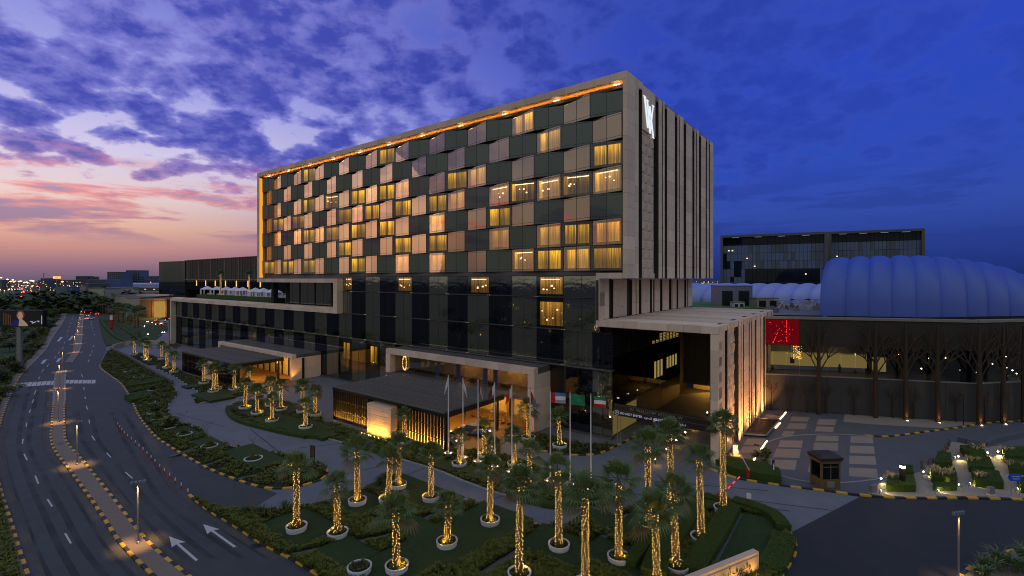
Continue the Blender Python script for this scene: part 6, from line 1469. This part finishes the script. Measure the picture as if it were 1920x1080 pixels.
# forecourt lamps by the mall entrance
rr = random.Random(4)
for k in range(10):
    x, y = 268+rr.random()*44, 604+rr.random()*30; p = U(x, y); o = thing('path_lamp', 'small path lamp on the mall forecourt, %s' % ends[k], 'lamp', (p.x, p.y, .1), 0, 'path lamps'); MB().tube([(0,0,0),(0,0,.8)], .06, 6).build('post', M['grey'], o); MB().lathe([(0,.35),(.22,.2),(0,0)], 8, (0,0,.8)).build('lens', E['lamp'], o)
struct('mall_forecourt', MB().prism([UV2(v) for v in ((262,590),(316,594),(318,640),(275,646),(262,630))], -.04, .12), M['concrete'])
for k, (x, y, c) in enumerate(((300,603,'grey'),(306,607,'white'),(298,610,'black'),(308,600,'black'))): car(UV2((x, y)), .6+k, c, '%s car parked before the glowing mall entrance, %s' % (c, ends[k]))
# ------------------------------------------------------------------ billboard
Yb = 118.; xb_ = lambda x: (x-CX)/F*Yb; zb2 = lambda y: H-(y-HZ)/F*Yb
o = thing('billboard', 'large dark roadside billboard with a portrait poster on one post', 'billboard', (0,0,0))
x0, x1, z1, z0 = xb_(-28), xb_(80), zb2(582.5), zb2(612)
MB().box(x0, x1, Yb, Yb+1.2, z0, z1).build('panel', M['black'], o); MB().tube([(xb_(32), Yb+.6, 0), (xb_(32), Yb+.6, z0)], .55, 12).build('post', M['grey'], o)
MB().box(x0, x1, Yb-.1, Yb+1.3, z1, z1+.12).box(x0, x1, Yb-.1, Yb+1.3, z0-.12, z0).build('frame', M['dark_metal'], o)
em_sk = emat('poster_skin_light', (.50, .33, .22), .55, False); em_hr = emat('poster_hair_light', (.22, .10, .05), .4, False); em_bl = emat('poster_blue_light', (.012, .014, .07), 1., False); em_cu = emat('poster_brown_light', (.06, .03, .02), 1., False)
def disc(cx_, cz_, rx, rz, mat, nm, yo): MB().add([(xb_(cx_), Yb-yo, zb2(cz_))]+[(xb_(cx_)+rx*math.cos(a), Yb-yo, zb2(cz_)+rz*math.sin(a)) for a in np.linspace(0, 2*math.pi, 25)], [(0, i+1, i) for i in range(1, 25)]).build(nm, mat, o)
def ppoly(pts, mat, nm, yo): MB().add([(xb_(x), Yb-yo, zb2(y)) for x, y in pts], [tuple(range(len(pts)))]).build(nm, mat, o)
ppoly(((18,611.5),(22,604),(29,599.5),(35,600),(38,611.5)), em_bl, 'poster_dress', .021); ppoly(((35,611.5),(36,600),(41,598),(46,602),(51,607),(53,611.5)), em_sk, 'poster_shoulder', .024)
disc(38.5,590.5,1.0,1.15,em_hr,'poster_hair',.027); disc(38.,592.3,.66,1.0,em_sk,'poster_face',.03)
for k in range(5): MB().box(xb_(6+k*3.2), xb_(7.6+k*3.2), Yb-.03, Yb-.02, zb2(609), zb2(586+k)).build('poster_drape', em_cu, o)
rr = random.Random(8)
for k in range(10): MB().box(0, .25+rr.random()*.5, 0, .01, 0, .16).build('poster_script', E['letters'], o, (xb_(56+rr.random()*16), Yb-.03, zb2(602+rr.random()*5)))
MB().box(xb_(79)-.2, xb_(79), Yb-.04, Yb-.02, z0+.6, z1-1.2).build('poster_margin', E['letters'], o)
o = thing('small_billboard', 'small green and red lit sign under the billboard', 'sign', (xb_(-3), 112, 0)); MB().box(0,3.0,0,.3,8.4,10.2).build('panel', em_cu, o); MB().box(1.3,1.7,.05,.25,0,8.4).build('post', M['grey'], o); MB().box(0,3,-.05,0,8.4,8.8).build('lit_base', E['head'] if False else E['hall'], o)
# ------------------------------------------------------------------ park on the left of the road
rr = random.Random(21); nt_ = 0
kinds = ['dark round','olive','dense','low spreading','thin']
spots = [(5,642,.9),(18,660,.8),(40,650,.75),(60,640,.8),(75,630,.9),(52,668,.6),(10,690,.8),(25,700,.7),(70,655,.6),(85,622,.9),(95,612,1.0),(100,600,1.1),(108,592,1.2),(88,600,1.1),(70,612,.9),(112,585,1.3),(95,585,1.3),(60,600,1.),(40,628,.9),(15,628,.9),(115,578,1.5),(100,575,1.5),(80,578,1.5),(60,578,1.4),(40,576,1.5),(20,574,1.5),(5,580,1.4),(30,590,1.2),(122,570,1.6),(105,565,1.7),(85,562,1.8),(65,560,1.9),(130,562,1.9),(140,558,2.0),(118,556,2.1),(95,553,2.2),(10,610,1.),(-10,600,1.2),(-8,650,.9),(0,720,.7),(10,745,.6)]
for k, (x, y, s) in enumerate(spots): tree((x, y), s*1.15, ('dark leafy tree in the far park beyond the billboard' if y < 600 else 'dark leafy tree in the park around the billboard post'), k)
gp = [UV2(v) for v in ((-400,760),(-200,690),(0,640),(60,600),(112,580),(100,600),(75,640),(50,672),(20,705),(-12,770),(-30,860),(-40,930))]
struct('park_lawn', MB().prism(gp, -.08, -.02), M['lawn'])
def scatter_px(name, poly, n, h, w, seed, label):
    rr = random.Random(seed); pts = []; pl = [UV2(v) for v in poly]; xs = [p[0] for p in pl]; ys = [p[1] for p in pl]
    while len(pts) < n:
        x, y = rr.uniform(min(xs), max(xs)), rr.uniform(min(ys), max(ys))
        if in_poly(x, y, pl): pts.append((x, y, -.02))
    tag(tuft_arr(rr, pts, h, w, .8, 6).build(name, M['leaf']), label, 'ground cover', kind='stuff')
scatter_px('roadside_scrub', ((96,605),(86,640),(56,675),(30,700),(10,735),(-8,780),(-20,830),(-30,830),(-20,760),(0,705),(30,672),(70,630)), 1700, .9, .12, 31, 'yellowish scrub along the left pavement')
scatter_px('roadside_scrub', ((-14,880),(-6,916),(10,985),(25,1040),(40,1090),(5,1090),(-20,1000)), 900, .6, .07, 32, 'dark planting at the lower left edge')
# ------------------------------------------------------------------ highway lights far left
hw = MB(); tl = MB()
for k in range(110):
    t = rr.random(); x, y = -20+rr.random()*120, 536+t*t*35; p = U(x-20*t, y)
    s = .0011*p.y*rr.uniform(.6, 1.3); (hw if rr.random() < .6 else tl).lathe([(0,.9),(.9,0),(0,-.9)], 6, (p.x, p.y, .8)) if False else (hw if (x < 30 or rr.random() < .3) else tl).lathe([(0,s),(s,0),(0,-s)], 5, (p.x, p.y, .8))
tag(hw.build('distant_headlights', E['cityw']), 'distant blur of headlights on the highway at far left', 'lights', kind='stuff'); tag(tl.build('distant_tail_lights', E['redl']), 'distant blur of red tail lights on the highway', 'lights', kind='stuff')
cl_ = MB()
for k in range(200):
    x = rr.uniform(-40, 330) if k < 150 else rr.uniform(1296, 1346); Yq = rr.uniform(420, 900); z = rr.uniform(2, 19); s = .0007*Yq*rr.uniform(.5, 1.2); cl_.lathe([(0,s),(s,0),(0,-s)], 5, ((x-CX)/F*Yq, Yq, z))
tag(cl_.build('city_lights', E['cityw']), 'scattered warm city lights along the horizon', 'lights', kind='stuff')
for k, (x, y) in enumerate(((2,521),(14,524),(24,525),(20,528),(26,528.5),(36,528),(39,527.5),(46,530),(50,529.5),(58,526.5),(62,527),(117,528.5),(-14,520))):
    Yq = 520-k*8; z = H-(y-HZ)/F*Yq; o = thing('highway_lamp', 'tall highway lamp glowing in the far distance, %s from the left' % ends[k], 'street lamp', ((x-CX)/F*Yq, Yq, 0), 0, 'highway lamps'); MB().tube([(0,0,0),(0,0,z)], .25, 5).build('pole', M['grey'], o); MB().lathe([(0,.9),(1.1,0),(0,-.5)], 8, (0,0,z)).build('lamp_head', E['cityw'], o)
for px, pr in (((90,-1),0),): pass
# second skyline of trees behind the park, one dark mass
fb = leaf_mass(99, 5000, 120, 26, 9, 2.2, 60); tag(fb.build('distant_trees', M['leaf2'], None, (-330, 330, 3)), 'dark mass of far trees between the park and the highway', 'trees', kind='stuff')
# people near the far canopy and the plants by the corner
# lower right corner planting
for k, (px, s) in enumerate((((1850,1072),1.1),((1880,1066),1.2),((1905,1075),1.1),((1840,1085),.9),((1925,1062),1.2))):
    p = U(*px); rr2 = random.Random(k); tag(tuft_arr(rr2, [(rr2.gauss(0,.25), rr2.gauss(0,.25), 0) for _ in range(9)], 1.2*s, .06, 1., 9).build('cycad', M['palm'], None, (p.x, p.y, .12)), 'bushy palm-like plant in the lower right corner bed, %s' % ends[k], 'plant', 'corner bed plants')
def person(p, z, label, rot, shirt, seated=False):
    o = thing('person', label, 'person', (p[0], p[1], z), rot)
    vs = [(0,0,.9),(0,0,1.15),(0,0,1.42),(0,0,1.52),(0,0,1.62),(.17,0,1.40),(.24,.02,1.12),(.22,-.06,.88),(-.17,0,1.40),(-.24,.02,1.12),(-.22,-.06,.88),(.09,0,.86),(.1,.02,.48),(.1,0,.08),(.1,-.12,.04),(-.09,0,.86),(-.1,.04,.48),(-.1,.08,.08),(-.1,-.04,.04),(0,0,1.72)]
    ed = [(0,1),(1,2),(2,3),(3,4),(4,19),(2,5),(5,6),(6,7),(2,8),(8,9),(9,10),(0,11),(11,12),(12,13),(13,14),(0,15),(15,16),(16,17),(17,18)]
    rs = [.14,.15,.15,.06,.1,.07,.05,.035,.07,.05,.035,.1,.07,.05,.04,.1,.07,.05,.04,.09]
    me = bpy.data.meshes.new('body'); me.from_pydata(vs, ed, []); me.materials.append(shirt); b = inst(me, 'body', o); sm = b.modifiers.new('skin', 'SKIN'); me.skin_vertices.new() if not me.skin_vertices else None
    for v, r_ in zip(me.skin_vertices[0].data, rs): v.radius = (r_, r_*.85)
    me.skin_vertices[0].data[0].use_root = True; b.modifiers.new('sub', 'SUBSURF').levels = 1; b.modifiers['sub'].render_levels = 1
    MB().lathe([(0,1.55),(.085,1.6),(.1,1.68),(.09,1.76),(0,1.82)], 10).build('head', M['skin'], o, smooth=True); MB().lathe([(.104,1.69),(.098,1.77),(0,1.835)], 10).build('hair', M['black'], o, smooth=True); return o
person(h2w(-88, -11.2), .06, 'person in dark clothes standing under the far canopy', 1., M['cloth_dark']); person(h2w(-25, -4.5), .06, 'attendant in dark uniform near the luggage carts', 2., M['cloth_dark'])

# the park and street lights across the road, which the podium glass mirrors
rr = random.Random(60); pk = MB(); pl_ = MB()
for k in range(34):
    x, y = rr.uniform(-175, -52), rr.uniform(-55, 70); sc = rr.uniform(.8, 1.6); n0 = len(pk.v); t_ = leaf_mass(200+k, 260, 2.8*sc, 2.8*sc, 2.2*sc, .34*sc, 6)
    if x > -.0+(-960/F*max(y, 1))-8 and y > 30: continue
    pk.add([(v[0]+x, v[1]+y, max(.1, v[2]+3.0*sc)) for v in t_.v], t_.f)
for k in range(60):
    x, y = rr.uniform(-190, -50), rr.uniform(-60, 60)
    if y > 28 and x > -960/F*y-10: continue
    pl_.lathe([(0,.3),(.3,0),(0,-.3)], 6, (x, y, rr.choice((.8, 5.2, 7.5))))
tag(pk.build('park_trees', M['leaf2']), 'mass of park trees across the road outside the left frame edge', 'trees', kind='stuff'); tag(pl_.build('park_lights', E['cityw']), 'scattered warm lights across the road outside the left frame edge', 'lights', kind='stuff')
